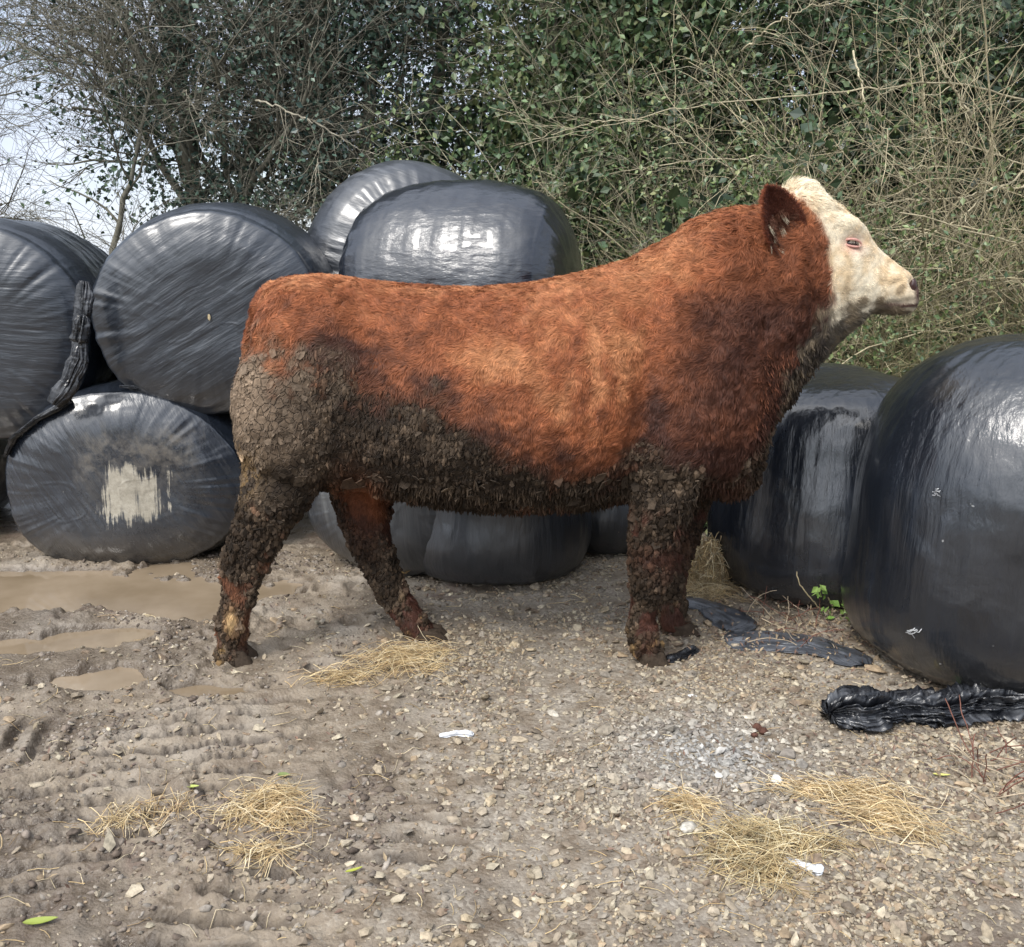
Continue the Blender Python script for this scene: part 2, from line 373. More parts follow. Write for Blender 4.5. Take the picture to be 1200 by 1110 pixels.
def bale(name, label, loc, rx, ry, L, rot, mat=None, n=4.5, seed=0, ground=None, group=None, pleat=1.0, dent=1.0, cat='silage bale', squash=None, low_axis=None, taper=0.0, bands=True, ang=0., stand=False, lines=1.0, sag=0., rim=1.0, ntop=None):
    """rot: euler; local z = axis, L its length; rx, ry radii along local x, y. Real thickness, closed."""
    na, ns = 300, 190
    a = np.linspace(0, 2*math.pi, na, endpoint=False)
    t = np.linspace(0, 1, ns); t = t-.10*np.sin(4*math.pi*t)/(1)*.5
    th = -math.pi/2 + math.pi*t
    ct, st = np.cos(th), np.sin(th)
    n_ = np.where(st > 0, ntop or n, n); pr = np.sign(ct)*np.abs(ct)**(2/n_); pz = np.sign(st)*np.abs(st)**(2/n_)
    # even out the spacing along the profile
    prof = np.c_[pr, pz]; s = np.r_[0, np.cumsum(np.hypot(*np.diff(prof, axis=0).T))]; q = np.linspace(0, s[-1], ns)
    pr = np.interp(q, s, pr); pz = np.interp(q, s, pz); pr[0] = pr[-1] = 0.002
    A, Pr = np.meshgrid(a, pr); _, Pz = np.meshgrid(a, pz)
    tp = 1+taper*Pz
    e_ = np.where((np.sin(A) < 0) & (sag > 0), sag, 2.)
    V = np.stack([np.sign(np.cos(A))*np.abs(np.cos(A))**(2/e_)*Pr*rx*tp, np.sin(A)*Pr*ry*tp, Pz*L/2], -1).reshape(-1, 3)
    Pr, Pz, A = Pr.ravel(), Pz.ravel(), A.ravel()
    nr = unit(np.c_[np.cos(A)*Pr**3*1.0+1e-6, np.sin(A)*Pr**3, np.sign(Pz)*np.abs(Pz)**6])
    sv = V+seed*3.7
    d = .024*dent*fbm(sv, 1.5, 2, seed) + .0035*fbm(sv, 5, 3, seed+1)
    # pleats gathered over the shoulders, fading to the middle of the end and along the side
    angv = np.c_[np.cos(A)*6, np.sin(A)*6, Pz*.4+seed]
    pl = vn(angv, 1.0, seed+2)*.6+vn(angv, 2.3, seed+3)*.4+vn(angv, 5.1, seed+4)*.25
    sh = ss(.35, .85, Pr)*ss(.62, .95, np.abs(Pz))
    d = d + .006*pleat*sh*pl
    # sharp tension creases: ridged noise, stretched
    cr = 1-np.abs(fbm(sv*np.array([1, 1, .4]), 5.5, 2, seed+8)); d = d + .0012*ss(.90, .99, cr)
    # pull lines of the stretched film
    if stand: qv = np.c_[np.cos(A)*9*Pr, np.sin(A)*9*Pr, V[:, 2]*1.0]
    else:
        ca_, sa_ = math.cos(ang), math.sin(ang); qv = np.c_[(V[:, 0]*ca_-V[:, 1]*sa_)*1.3, (V[:, 0]*sa_+V[:, 1]*ca_)*13, V[:, 2]*7]
    qv = qv+.5*np.c_[vn(sv, 2, 3), vn(sv, 2, 4), vn(sv, 2, 5)]
    d = d + lines*(.0030*fbm(qv, 1.0, 3, seed+20)*ss(-.4, .4, vn(sv, 2.5, seed+21))+.0012*fbm(qv, 2.6, 2, seed+22))
    pf = vn(np.c_[np.cos(A)*15, np.sin(A)*15, Pz*.8+seed], 1.0, seed+23); d = d - .010*pleat*np.abs(pf)**.7*ss(.55, .9, Pr)*ss(.72, .96, np.abs(Pz))*ss(-.3, .4, vn(np.c_[np.cos(A)*2, np.sin(A)*2, Pz*0+seed], 1., 5))
    # the hard lip where the net-wrapped edge shows through
    rn = .9+.02*vn(np.c_[np.cos(A)*2, np.sin(A)*2, Pz*0+seed], 1., 9); d = d + rim*(np.abs(Pz) > .8)*(.012*np.exp(-((Pr-rn)/.022)**2)-.010*ss(rn-.02, rn-.14, Pr)+.004)
    # edges of the film bands: tiny steps running round the side
    if bands:
        side = ss(.8, .97, Pr)
        z2 = V[:, 2]*7.5 + .35*np.sin(A+seed) + .2*vn(sv, 2, seed)
        d = d + side*.0018*ss(0, .08, z2 % 1.0)*ss(.5, .42, z2 % 1.0)
    V = V + nr*d[:, None]
    Mx = np.array(Matrix.LocRotScale(Vector(loc), __import__('mathutils').Euler(rot), Vector((1, 1, 1))))
    W = V@Mx[:3, :3].T + Mx[:3, 3]
    if ground is not None:
        zt = ground; k = .05
        hgt = W[:, 2]-zt
        # the underside is pressed flat, the weight bulges the flanks
        W[:, 2] = zt + np.where(hgt < k, k*np.exp(np.minimum((hgt-k)/k, 0)*1.0)*1.0, hgt)
        W[:, 2] -= .02
        bl = np.exp(-((hgt-.18)/.16)**2)*.022
        c = np.array(loc); dd = W[:, :2]-c[:2]; W[:, :2] += unit(dd)*bl[:, None]
    low = ss(.55, 0, W[:, 2]-(ground if ground is not None else W[:, 2].min()))
    Vl = (W-Mx[:3, 3])@Mx[:3, :3]
    o = mk(name, Vl, grid_quads(ns, na, True), None, mat, attrs={'low': low})
    o.location = loc; o.rotation_euler = rot
    return tag(o, label, cat, group)

PI = math.pi
GB = 'black wrapped silage bales stacked in the yard'
LIE = lambda yaw, roll=0: (PI/2, roll, yaw)     # end towards the viewer, local x = right, local y = up
c = at(246, 368, 4.75); tt = (math.sin(R_(7)), math.cos(R_(7)))
bB = bale('silage_bale', 'large upper black bale with its broad round end showing, directly left of the bull\'s rump', (c[0]-.085, c[1]+.60, c[2]), .60, .54, 1.22, (PI/2+.03, 0, R_(5)),
     ang=R_(-32), mat=film('film_b', ang=R_(-32), dust=.55, gloss=.27, base=(.008, .012, .019)), n=5.5, seed=1, group=GB)
c = at(-52, 392, 4.72)
bA = bale('silage_bale', 'upper black bale cut by the left edge of the photo, beside the large round end', (c[0], c[1]+.6, c[2]), .555, .55, 1.2, (PI/2+.03, 0, R_(5)),
     ang=R_(4), mat=film('film_a', ang=R_(4), dust=.6, gloss=.28, base=(.008, .012, .019)), n=5.2, seed=2, group=GB)
c = at(131, 565, 4.66)
bC = bale('silage_bale', 'low flattened black bale with a cream scraped patch on its end, behind the puddle', (c[0], c[1]+.58, .42), .655, .48, 1.16, (PI/2, 0, R_(3)),
     ang=R_(60), mat=film('film_c', ang=R_(60), dust=.5, gloss=.2, patch=(-.10, .26, -.22, .09), lowdirt=.75, wr=1.4), n=4.6, seed=3, sag=2.9, ground=-.03, group=GB, pleat=.9, dent=1.6)
c = at(-190, 560, 4.9)
bale('silage_bale', 'bottom black bale of which a dark sliver shows at the left edge above the mud', (c[0], c[1]+.55, .43), .58, .47, 1.1, (PI/2, 0, 0),
     ang=R_(20), mat=film('film_c2', ang=R_(20), dust=.3), n=5, seed=4, ground=-.02, group=GB)
c = at(548, 335, 5.12)
bE = bale('silage_bale', 'glossy upper black bale lying on its side above the middle of the bull\'s back', (c[0], 5.12, 1.30), .57, .56, 1.16, (0, PI/2, R_(-16)),
     ang=R_(95), mat=film('film_e', ang=R_(95), dust=.3, gloss=.17, base=(.007, .009, .015)), n=3.6, seed=5, group=GB, pleat=1.5)
c = at(486, 330, 5.75)
bD = bale('silage_bale', 'dusty grey-sheened black bale peaking highest, behind the glossy bale on its side', (c[0]-.06, 5.85, 1.36), .61, .645, 1.1, (PI/2-.12, R_(-14), R_(18)),
     ang=R_(40), mat=film('film_d', ang=R_(40), dust=1.0, gloss=.30, dust_sky_col=(.22, .235, .26)), n=3.4, seed=6, group=GB, pleat=1.4)
c = at(492, 590, 4.6)
bale('silage_bale', 'bottom grey-dusted bale seen between the bull\'s hind legs', (c[0], 4.92, .42), .52, .46, 1.05, (PI/2, 0, R_(-20)),
     ang=R_(85), mat=film('film_g', ang=R_(85), dust=1.1, dust_sky_col=(.23, .235, .23), gloss=.33, lowdirt=.6), n=4, seed=7, ground=-.01, group=GB)
c = at(584, 600, 4.72)
bale('silage_bale', 'bottom black bale under the bull\'s belly with scuffed dull lower edge', (c[0], 4.70, .40), .445, .43, .84, (0, 0, .4),
     stand=True, rim=.25, bands=False, mat=film('film_f', dust=.35, up=True, gloss=.30), n=5, seed=8, ground=0, group=GB)
c = at(703, 600, 5.2)
bale('silage_bale', 'shaded bottom black bale glimpsed behind the bull\'s forelegs', (c[0], 5.25, .44), .54, .50, .9, (0, 0, 1.4),
     stand=True, rim=.25, bands=False, mat=film('film_h', dust=.2, up=True, gloss=.3), n=5, seed=9, ground=0, group=GB)
bK = bale('silage_bale', 'torn black bale spilling hay, a strip of it left of the tall upright bale', (1.42, 5.70, .45), .56, .54, .95, (0, 0, .2),
     stand=True, rim=.25, bands=False, mat=film('film_k', dust=.5, up=True, gloss=.28), n=4.6, seed=10, ground=0, group=GB)
bI = bale('silage_bale', 'upright black bale with streaky shining sides in front of the bull\'s chest', (1.475, 4.45, .50), .52, .51, 1.03, (0, 0, 2.0),
     stand=True, rim=.25, bands=False, mat=film('film_i', dust=.55, up=True, gloss=.17, base=(.007, .009, .014)), n=4.6, ntop=3.6, seed=11, ground=0, group=GB, cat='silage bale')
bJ = bale('silage_bale', 'nearest upright black bale cut by the right edge, with small white scars on its side', (1.915, 3.555, .61), .60, .59, 1.27, (0, 0, .9),
     stand=True, rim=.25, bands=False, mat=film('film_j', dust=.3, up=True, gloss=.15, base=(.007, .009, .013), lowdirt=.35), n=4.2, ntop=2.7, taper=-.05, seed=12, ground=0, group=GB, dent=1.3)

def blob(r, seed, sq=(1, 1, 1), nz=.18, n=28, fr=2.2):
    a = np.linspace(0, 2*PI, n, endpoint=False); t = np.linspace(-PI/2, PI/2, n//2)
    A, T = np.meshgrid(a, t); V = np.stack([np.cos(A)*np.cos(T), np.sin(A)*np.cos(T), np.sin(T)], -1).reshape(-1, 3)
    V = V*(1+nz*fbm(V+seed*5.1, fr, 3, seed))[:, None]*np.array(sq)*r
    return V, grid_quads(len(t), n, True)
def surf(o, u, v, lift=.004):
    Vv = np.empty(len(o.data.vertices)*3, np.float32); o.data.vertices.foreach_get('co', Vv); Mx = np.array(Matrix.LocRotScale(o.location, o.rotation_euler, Vector((1, 1, 1))))
    W = Vv.reshape(-1, 3)@Mx[:3, :3].T+Mx[:3, 3]; q = W-CAM; dep = q[:, 1]*math.cos(TH)-q[:, 2]*math.sin(TH); up = q[:, 1]*math.sin(TH)+q[:, 2]*math.cos(TH)
    dd = np.hypot(600+F*q[:, 0]/dep-u, 555-F*up/dep-v); k = np.where(dd < max(6, dd.min()*1.5))[0]; k = k[np.argmin(np.linalg.norm(q[k], axis=1))]
    dist = np.linalg.norm(q[k]); d = ray(u, v); return CAM+d/np.linalg.norm(d)*(dist-lift)
# crumpled plastic: a ribbon folded along a path
def m_simple(name, c, r=.5, b=30, bs=.3, c2=None):
    m = Mat(name); f = m.mr(m.noise(b, 4), .3, .7)
    return m.set(col=m.mix(f, c, c2 or tuple(x*.6 for x in c)), rough=r, norm=m.bump(m.noise(b*2, 4), bs, .004))
M_film_loose = None
def loose_film_mat():
    m = Mat('loose_black_film'); n = m.noise(30, 5, .7, dist=1.5)
    return m.set(col=m.mix(m.mr(m.noise(14, 4), .5, .8), (.012, .013, .016), (.10, .105, .115)), rough=m.mr(n, .3, .7, .12, .32), spec=.6, norm=m.bump(n, .35, .006))
M_film_loose = loose_film_mat(); M_film_dusty = m_simple('dusty_loose_film', (.13, .14, .16), .3, 12, .3, (.03, .033, .04))
M_white = m_simple('white_film', (.75, .76, .78), .3, 20, .3, (.5, .52, .55))
def crumple(name, path, width, thick, mat, label=None, cat=None, parent=None, loc=None, seed=0, nu=120, nv=70, freq=26, group=None, follow=False):
    """a closed, flattened, much-creased bundle of film along PATH"""
    path = np.asarray(path, float); s = np.r_[0, np.cumsum(np.linalg.norm(np.diff(path, axis=0), axis=1))]
    q = np.linspace(0, s[-1], nu); Pc = np.c_[[np.interp(q, s, path[:, k]) for k in range(3)]].T
    t = unit(np.gradient(Pc, axis=0)); up = np.array([0, 0, 1.]) if abs(t[:, 2]).mean() < .7 else np.array([0, -1., 0])
    sd = unit(np.cross(t, up)); up2 = np.cross(sd, t)
    w = width*(.75+.35*vn(np.c_[q*6, q*0, q*0], 1, seed))*np.clip(np.minimum(q, s[-1]-q)/(.12*s[-1])+.25, 0, 1)**.5
    a = np.linspace(0, 2*PI, nv, endpoint=False)
    A, W_ = np.meshgrid(a, w); _, TT = np.meshgrid(a, np.full(nu, thick)*(w/width))
    V = Pc[:, None]+sd[:, None]*(np.cos(A)*W_)[..., None]*.5+up2[:, None]*(np.sin(A)*TT)[..., None]
    V = V.reshape(-1, 3)
    along = np.repeat(q, nv)
    qn = np.c_[along*9, np.cos(A.ravel())*2.2, np.sin(A.ravel())*1.4+seed]
    r = np.abs(fbm(qn*np.array([.35, 1.6, 1.6]), 1.0, 3, seed+2)); r2 = np.abs(fbm(np.c_[along*5+1.3*np.cos(A.ravel()), np.cos(A.ravel())*3.6, np.sin(A.ravel())*3.6+seed], 1., 3, seed+4)); r3 = np.abs(fbm(V, freq, 3, seed+5))
    out = unit(V-np.repeat(Pc, nv, 0))
    V = V + out*((-r*1.2-r2*.9-r3*.22+.62)*thick)[:, None] + unit(np.c_[vn(V, freq*.6, 7), vn(V, freq*.6, 8), vn(V, freq*.6, 9)])*thick*.12
    if follow:
        V[:, 2] = np.maximum(V[:, 2], H(V)+.002)
    if loc is None and parent is None: loc = Pc.mean(0)*np.array([1, 1, 0])+np.array([0, 0, V[:, 2].min()])
    if parent is not None:
        inv = np.array((Matrix.LocRotScale(parent.location, parent.rotation_euler, Vector((1, 1, 1)))).inverted())
        V = V@inv[:3, :3].T+inv[:3, 3]; loc = None
    o = mk(name, V, grid_quads(nu, nv, True), None, mat, parent, loc, smooth=True)
    if parent is None: tag(o, label, cat, group)
    return o
# the ragged tail of film hanging between the two upper left bales and along the seams of the low one
sp = lambda o, pts, l=.01: [surf(o, u, v, l) for u, v in pts]
crumple('film_tail', [at(100, 330, 4.66), at(97, 372, 4.64), at(93, 420, 4.62), at(80, 450, 4.60), at(62, 474, 4.58)], .10, .020, M_film_loose, parent=bB, seed=1, nu=200)
crumple('film_tail', [at(98, 368, 4.63), at(95, 385, 4.62), at(92, 402, 4.62)], .09, .03, M_film_loose, parent=bB, seed=6, nu=60)
crumple('film_edge', sp(bC, [(84, 470), (45, 490), (18, 512), (6, 535)]), .075, .012, M_film_loose, parent=bC, seed=2, nu=180)
crumple('film_edge', sp(bC, [(140, 453), (180, 455), (225, 466), (262, 480)]), .030, .008, M_film_loose, parent=bC, seed=3, nu=180)
crumple('torn_film', [surf(bK, u_, v_, .03) for u_, v_ in ((820, 645), (830, 625), (840, 604), (848, 590))], .20, .045, M_film_loose, parent=bK, seed=4, freq=40)

M_scuff = m_simple('film_scar', (.55, .56, .56), .5, 40, .3, (.25, .25, .26))
def scuff(o, u, v, w_, h_, seed, name='white_scuff', nn=7):
    for k in range(nn):
        r = np.random.default_rng(seed+k); p = surf(o, u+r.normal(0, w_*.3), v+r.normal(0, h_*.3), .003)
        crumple(name, [p+np.array([-.5, 0, .1])*w_*.0022*r.uniform(.4, 1), p, p+np.array([.5, 0, r.uniform(-.8, .8)])*w_*.0022*r.uniform(.4, 1)], .0045*r.uniform(.5, 1.4), .0015, M_scuff, parent=o, seed=seed+k, nu=24, nv=14, freq=90)
scuff(bJ, 1098, 578, 8, 12, 31); scuff(bJ, 1070, 741, 16, 6, 41, nn=8)
lf = surf(bB, 245, 372, .006); Vl_, Ql_ = blob(.012, 4, (.6, .12, 1.3), .15, 16)
tag(mk('dead_leaf', Vl_+lf, Ql_, None, M_flake, None, lf, col=np.tile(np.array((.38, .31, .19)), (len(Vl_), 1))), 'tiny tan dead leaf stuck on the broad round end of the large upper bale', 'leaf')
def roll(pts, dz=0.): return [on(u, v, dz) for u, v in pts]
crumple('plastic_scrap', roll([(970, 848), (1005, 846), (1050, 842), (1100, 843), (1150, 834), (1205, 836), (1260, 840)], .035), .165, .055, M_film_loose,
        'long twisted roll of crumpled black plastic lying on the gravel beside the nearest bale', 'plastic scrap', seed=11, nu=380, nv=130, freq=30, follow=True)
crumple('plastic_scrap', roll([(850, 752), (900, 752), (950, 757), (990, 770), (1010, 782)], .006), .25, .011, M_film_dusty,
        'flat strip of black plastic on the ground running under the nearest bale', 'plastic scrap', seed=12, nu=200, nv=90, freq=24, follow=True)
crumple('plastic_scrap', roll([(782, 776), (800, 770), (815, 762)], .006), .07, .015, M_film_loose,
        'small black plastic shred beside the bull\'s front hooves', 'plastic scrap', seed=13, freq=40, follow=True)
crumple('plastic_scrap', roll([(800, 705), (835, 715), (862, 732), (850, 742)], .008), .20, .014, M_film_dusty,
        'tattered grey-black plastic on the ground in front of the spilled hay', 'plastic scrap', seed=15, nu=160, freq=34, follow=True)
M_grey_film = m_simple('grey_film', (.42, .43, .45), .28, 12, .3, (.04, .04, .05))
crumple('plastic_scrap', roll([(470, 672), (480, 655), (486, 640)], .07), .14, .07, M_grey_film,
        'crumpled silver-grey plastic between the bales behind the far hind leg', 'plastic scrap', seed=14, freq=22)
crumple('plastic_scrap', roll([(515, 864), (535, 861), (555, 862)], .004), .03, .010, M_white,
        'thin white plastic shred lying on the gravel below the belly', 'plastic scrap', seed=16, nu=60, nv=30, freq=50, follow=True)
crumple('plastic_scrap', roll([(918, 1012), (940, 1017), (965, 1024)], .004), .05, .012, M_white,
        'white torn plastic beside the lower right straw clump', 'plastic scrap', seed=17, nu=60, nv=36, freq=50, follow=True)

# ------------------------------------------------------------------ straw
STRAW = np.array([(.60, .44, .21), (.68, .53, .28), (.50, .35, .16), (.74, .61, .37), (.40, .27, .13)])*np.array([1., 1.02, 1.12])
def straw(name, label, blobs, n, seed, cat='straw', group='clumps of straw dropped on the ground', stand=1.0, pal=STRAW, ang0=0., spread=.9, ln=(.07, .24), r0=.00095):
    """blobs: (centre, rx, ry, height); stalks lie over one another in the pile"""
    r = np.random.default_rng(seed); B = Bag()
    for (c, rx, ry, h) in blobs:
        k = int(.72*n*rx*ry/sum(b[1]*b[2] for b in blobs)); K = 7
        rr = (np.abs(r.normal(0, .62, k))+.35*r.random(k)**3*2).clip(0, 2.2); th = r.uniform(0, 2*PI, k)
        x0 = c[0]+rr*np.cos(th)*rx; y0 = c[1]+rr*np.sin(th)*ry
        L = r.uniform(*ln, k); a = ang0+r.normal(0, spread, k)+.6*vn(np.c_[x0, y0, 0*x0], 9, seed)
        cur = r.normal(0, 3.0, k)
        t = np.linspace(-.5, .5, K)
        aa = a[:, None]+cur[:, None]*t[None]*L[:, None]*2
        st = L[:, None]/K
        px = np.cumsum(np.cos(aa)*st, 1); py = np.cumsum(np.sin(aa)*st, 1)
        px = px-px.mean(1, keepdims=True)+x0[:, None]; py = py-py.mean(1, keepdims=True)+y0[:, None]
        dome = 1.1*h*np.exp(-(((px-c[0])/rx)**2+((py-c[1])/ry)**2)*1.1)*r.random((k, 1))
        arch = r.uniform(-.25, .9, (k, 1))*L[:, None]*.20*(1-4*t[None]**2)*stand+r.normal(0, .13, (k, 1))*L[:, None]*t[None]*2
        pz = H(np.c_[px.ravel(), py.ravel(), 0*px.ravel()]).reshape(px.shape)
        pz = np.maximum(pz+.003+dome+arch, pz+.0015)
        P = np.stack([px, py, pz], -1)
        rad = r.uniform(.7, 1.5, (k, 1))*r0*np.linspace(1.1, .6, K)[None]
        V, Q = tubes(P, rad, 3); cc = pal[r.integers(0, len(pal), k)]*r.uniform(.8, 1.15, (k, 1))
        B.add(V, Q, col=np.repeat(cc, K*3, 0))
    c = blobs[0][0]
    o = B.build(name, M_leaf_dry, None, (c[0], c[1], hz(c[0], c[1]))); return tag(o, label, cat, group)
straw('straw_clump', 'straw clump trodden into the mud under the far hind hoof', [(on(468, 778), .13, .10, .03), (on(405, 797), .10, .04, .012), (on(498, 768), .08, .06, .02)], 900, 1, ang0=.3)
straw('straw_clump', 'golden straw clump at lower left with a tail trailing downwards', [(on(315, 945), .075, .065, .022), (on(338, 962), .045, .045, .016), (on(308, 1004), .07, .022, .010), (on(280, 955), .03, .03, .008)], 620, 2, ang0=.5)
straw('straw_clump', 'thin straggle of straw in the tyre ruts at far lower left', [(on(150, 978), .07, .05, .014), (on(200, 955), .08, .025, .004)], 170, 3, ang0=.4)
straw('straw_clump', 'pale straw swathe on the gravel at right, upper of the two', [(on(1000, 935), .12, .045, .022), (on(1035, 960), .10, .06, .028), (on(945, 930), .10, .03, .01), (on(1070, 980), .06, .04, .01)], 800, 4, ang0=-.5, spread=.55)
straw('straw_clump', 'rounded greenish straw clump at right, lower of the two', [(on(890, 985), .11, .06, .03), (on(900, 1025), .07, .07, .025), (on(955, 995), .10, .035, .012), (on(855, 1005), .05, .06, .015)], 950, 5, ang0=.1,
      pal=STRAW*np.array([.85, .88, .88]))
straw('straw_clump', 'small tuft of straw left of the lower right clumps', [(on(806, 948), .045, .03, .015)], 150, 6)
straw('straw_clump', 'spilled hay below the torn bale behind the forelegs', [(on(830, 695), .12, .08, .05)], 500, 8, pal=STRAW*.8)
n = 520
y = rng.uniform(1.9, 4.3, n); x = rng.uniform(-1, 1, n)*(.6*y); r = rng
K = 4; L = rng.uniform(.02, .09, n); a = rng.uniform(0, PI, n); t = np.linspace(0, 1, K)
px = x[:, None]+np.cos(a[:, None]+t*.4)*L[:, None]*t; py = y[:, None]+np.sin(a[:, None]+t*.4)*L[:, None]*t
ok = pud(np.c_[x, y, 0*x]) < .05; px, py = px[ok], py[ok]; n = len(px)
pz = H(np.c_[px.ravel(), py.ravel(), 0*px.ravel()]).reshape(px.shape)+.006
V, Q = tubes(np.stack([px, py, pz], -1), np.full((n, K), .0011), 3)
tag(mk('scattered_straw', V, Q, None, M_leaf_dry, col=np.repeat(STRAW[rng.integers(0, 5, n)]*rng.uniform(.5, 1.1, (n, 1)), K*3, 0)), kind='stuff')
# hay bulging from the torn bale
def hay_lump(label, c, rx, rz, n, seed):
    r = np.random.default_rng(seed); K = 8
    d = unit(r.normal(size=(n, 3))); rad = r.uniform(.55, 1.06, (n, 1))*(1+.22*vn(d, 2.2, seed))[:, None]; p0 = c+d*rad*np.array([rx, rx*.8, rz])
    ax = unit(r.normal(size=(n, 3))*.55+np.array([.25, 0, .8])*r.choice([-1, 1], (n, 1)))
    t = np.linspace(-.5, .5, K)[None, :, None]; L = r.uniform(.05, .19, (n, 1, 1))
    P = p0[:, None]+ax[:, None]*L*t - d[:, None]*L*(t*t)*1.0 + np.cumsum(r.normal(0, .0028, (n, K, 3)), 1)
    P[:, :, 2] = np.maximum(P[:, :, 2], c[2]-rz-.005)
    V, Q = tubes(P, np.full((n, K), .0017), 3); cc = STRAW[r.integers(0, 5, n)]*r.uniform(.4, 1.15, (n, 1))
    lo = c-np.array([0, 0, rz])
    return tag(mk('hay_lump', V, Q, None, M_leaf_dry, None, lo, col=np.repeat(cc, K*3, 0)), label, 'hay')
hay_lump('brown lump of hay bulging out below the torn black plastic', on(827, 690)+np.array([0, 0, .115]), .098, .115, 1700, 3)

# ------------------------------------------------------------------ little things on the ground
def pebble(u, v, r, col, label, cat='stone', name='stone', seed=0, sq=(1.3, .9, .55), group=None, mat=M_stone):
    p = on(u, v); V, Q = blob(r, seed, sq); V[:, 2] += r*sq[2]*.75
    a = seed*1.3; R2 = np.array([[math.cos(a), -math.sin(a), 0], [math.sin(a), math.cos(a), 0], [0, 0, 1]])
    o = mk(name, V@R2.T, Q, None, mat, col=np.tile(np.array(col), (len(V), 1))); o.location = p
    return tag(o, label, cat, group)
pebble(910, 916, .017, (.72, .72, .70), 'whitest stone on the gravel, above the lower right straw clump', seed=1)
pebble(812, 817, .012, (.68, .68, .66), 'small flat white stone on the gravel below the front hooves', seed=2, sq=(1.5, .8, .35))
pebble(806, 973, .020, (.46, .43, .37), 'pale angular stone just below the small straw tuft', seed=3)
pebble(648, 838, .017, (.44, .40, .33), 'flat buff stone below the bull\'s belly, on the gravel', seed=4, sq=(1.6, .9, .4))
pebble(1072, 817, .024, (.42, .34, .15), 'yellow-brown oval stone at the foot of the nearest bale', seed=5, sq=(1.8, .8, .5))
pebble(842, 910, .013, (.60, .58, .52), 'pale round pebble right of the white gravel patch', seed=6, sq=(1, 1, .5))
# dung
t = thing('dung', 'two reddish-brown lumps of dung on the gravel right of the front hooves', 'dung', on(890, 860))
for (u, v, r_, s) in ((887, 855, .013, 1), (894, 860, .014, 2), (884, 863, .010, 3)):
    V, Q = blob(r_, s, (1.1, 1, .8), .2); p = on(u, v, r_*.6)-np.array(t.location)
    mk('dung_lump', V+p, Q, None, M_flake, t, col=np.tile(np.array((.085, .04, .028)), (len(V), 1)))
# leaves on the ground
def leaf(u, v, L, w, col, label, ang, name='fallen_leaf', curl=.3, lift=.008):
    p = on(u, v, lift); n, m = 12, 5
    s = np.linspace(0, 1, n); q = np.linspace(-1, 1, m); S, Qv = np.meshgrid(s, q, indexing='ij')
    W = w*np.sin(PI*S**.8)**.8*.5+.0006
    V = np.stack([(S-.5)*L, Qv*W, curl*np.abs(Qv)*W+.12*L*(S-.5)**2*2], -1).reshape(-1, 3)
    ca, sa = math.cos(ang), math.sin(ang); V = V@np.array([[ca, -sa, 0], [sa, ca, 0], [0, 0, 1]]).T
    V2 = np.concatenate([V, V-np.array([0, 0, .0008])]); Q = grid_quads(n, m); Q2 = np.concatenate([Q, Q[:, ::-1]+n*m])
    o = mk(name, V2, Q2, None, M_leaf, col=np.tile(np.array(col), (len(V2), 1))); o.location = p
    return tag(o, label, 'leaf')
leaf(48, 1084, .075, .024, (.27, .32, .06), 'bright yellow-green leaf lying in the mud at bottom left', .25)
leaf(333, 911, .040, .022, (.17, .21, .07), 'dull green leaf above the lower left straw clump', -.1)
leaf(226, 921, .035, .014, (.40, .45, .12), 'small yellowish leaf left of the dull green leaf', .1)
leaf(415, 1023, .045, .010, (.36, .38, .06), 'narrow yellow-green leaf scrap near the bottom, right of the left straw', .5)
leaf(1103, 911, .05, .012, (.55, .52, .16), 'yellow sliver of leaf on the gravel near the right edge', -.1)
leaf(1118, 822, .08, .03, (.10, .20, .06), 'dark green leaf between the nearest bale and the plastic roll', .3)
leaf(480, 676, .09, .055, (.40, .27, .12), 'curled tan dead leaf beside the silver-grey plastic', .7, curl=.8, lift=.02)

# ------------------------------------------------------------------ woody plants
def wander(p0, d0, L, K, wob, droop, r):
    """N polylines of K points from p0 in direction d0"""
    N = len(p0); P = np.zeros((N, K, 3)); P[:, 0] = p0; d = unit(d0); st = (L/(K-1))[:, None]
    for k in range(1, K):
        d = unit(d + r.normal(0, wob, (N, 3)) + np.array([0, 0, -1.])*droop)
        P[:, k] = P[:, k-1]+d*st
    return P
def kids(P, R, n, L, spread, K, wob, droop, r, t0=.25, up=0., rr=.5, bias=None):
    N, Kp, _ = P.shape; i = r.integers(0, N, n); t = (t0+(1-t0)*r.random(n))*(Kp-1.001)
    k = t.astype(int); f = (t-k)[:, None]
    p = P[i, k]*(1-f)+P[i, k+1]*f; d = unit(P[i, k+1]-P[i, k])
    side = unit(np.cross(d, r.normal(size=(n, 3))))
    d2 = unit(d*math.cos(spread)+side*math.sin(spread)*r.uniform(.6, 1.2, (n, 1))+np.array([0, 0, up])+(0 if bias is None else bias))
    Ls = r.uniform(L[0], L[1], n); Q = wander(p, d2, Ls, K, wob, droop, r)
    R0 = (R[i, k]*rr); Rq = R0[:, None]*np.linspace(1, .35, K)[None]
    return Q, Rq
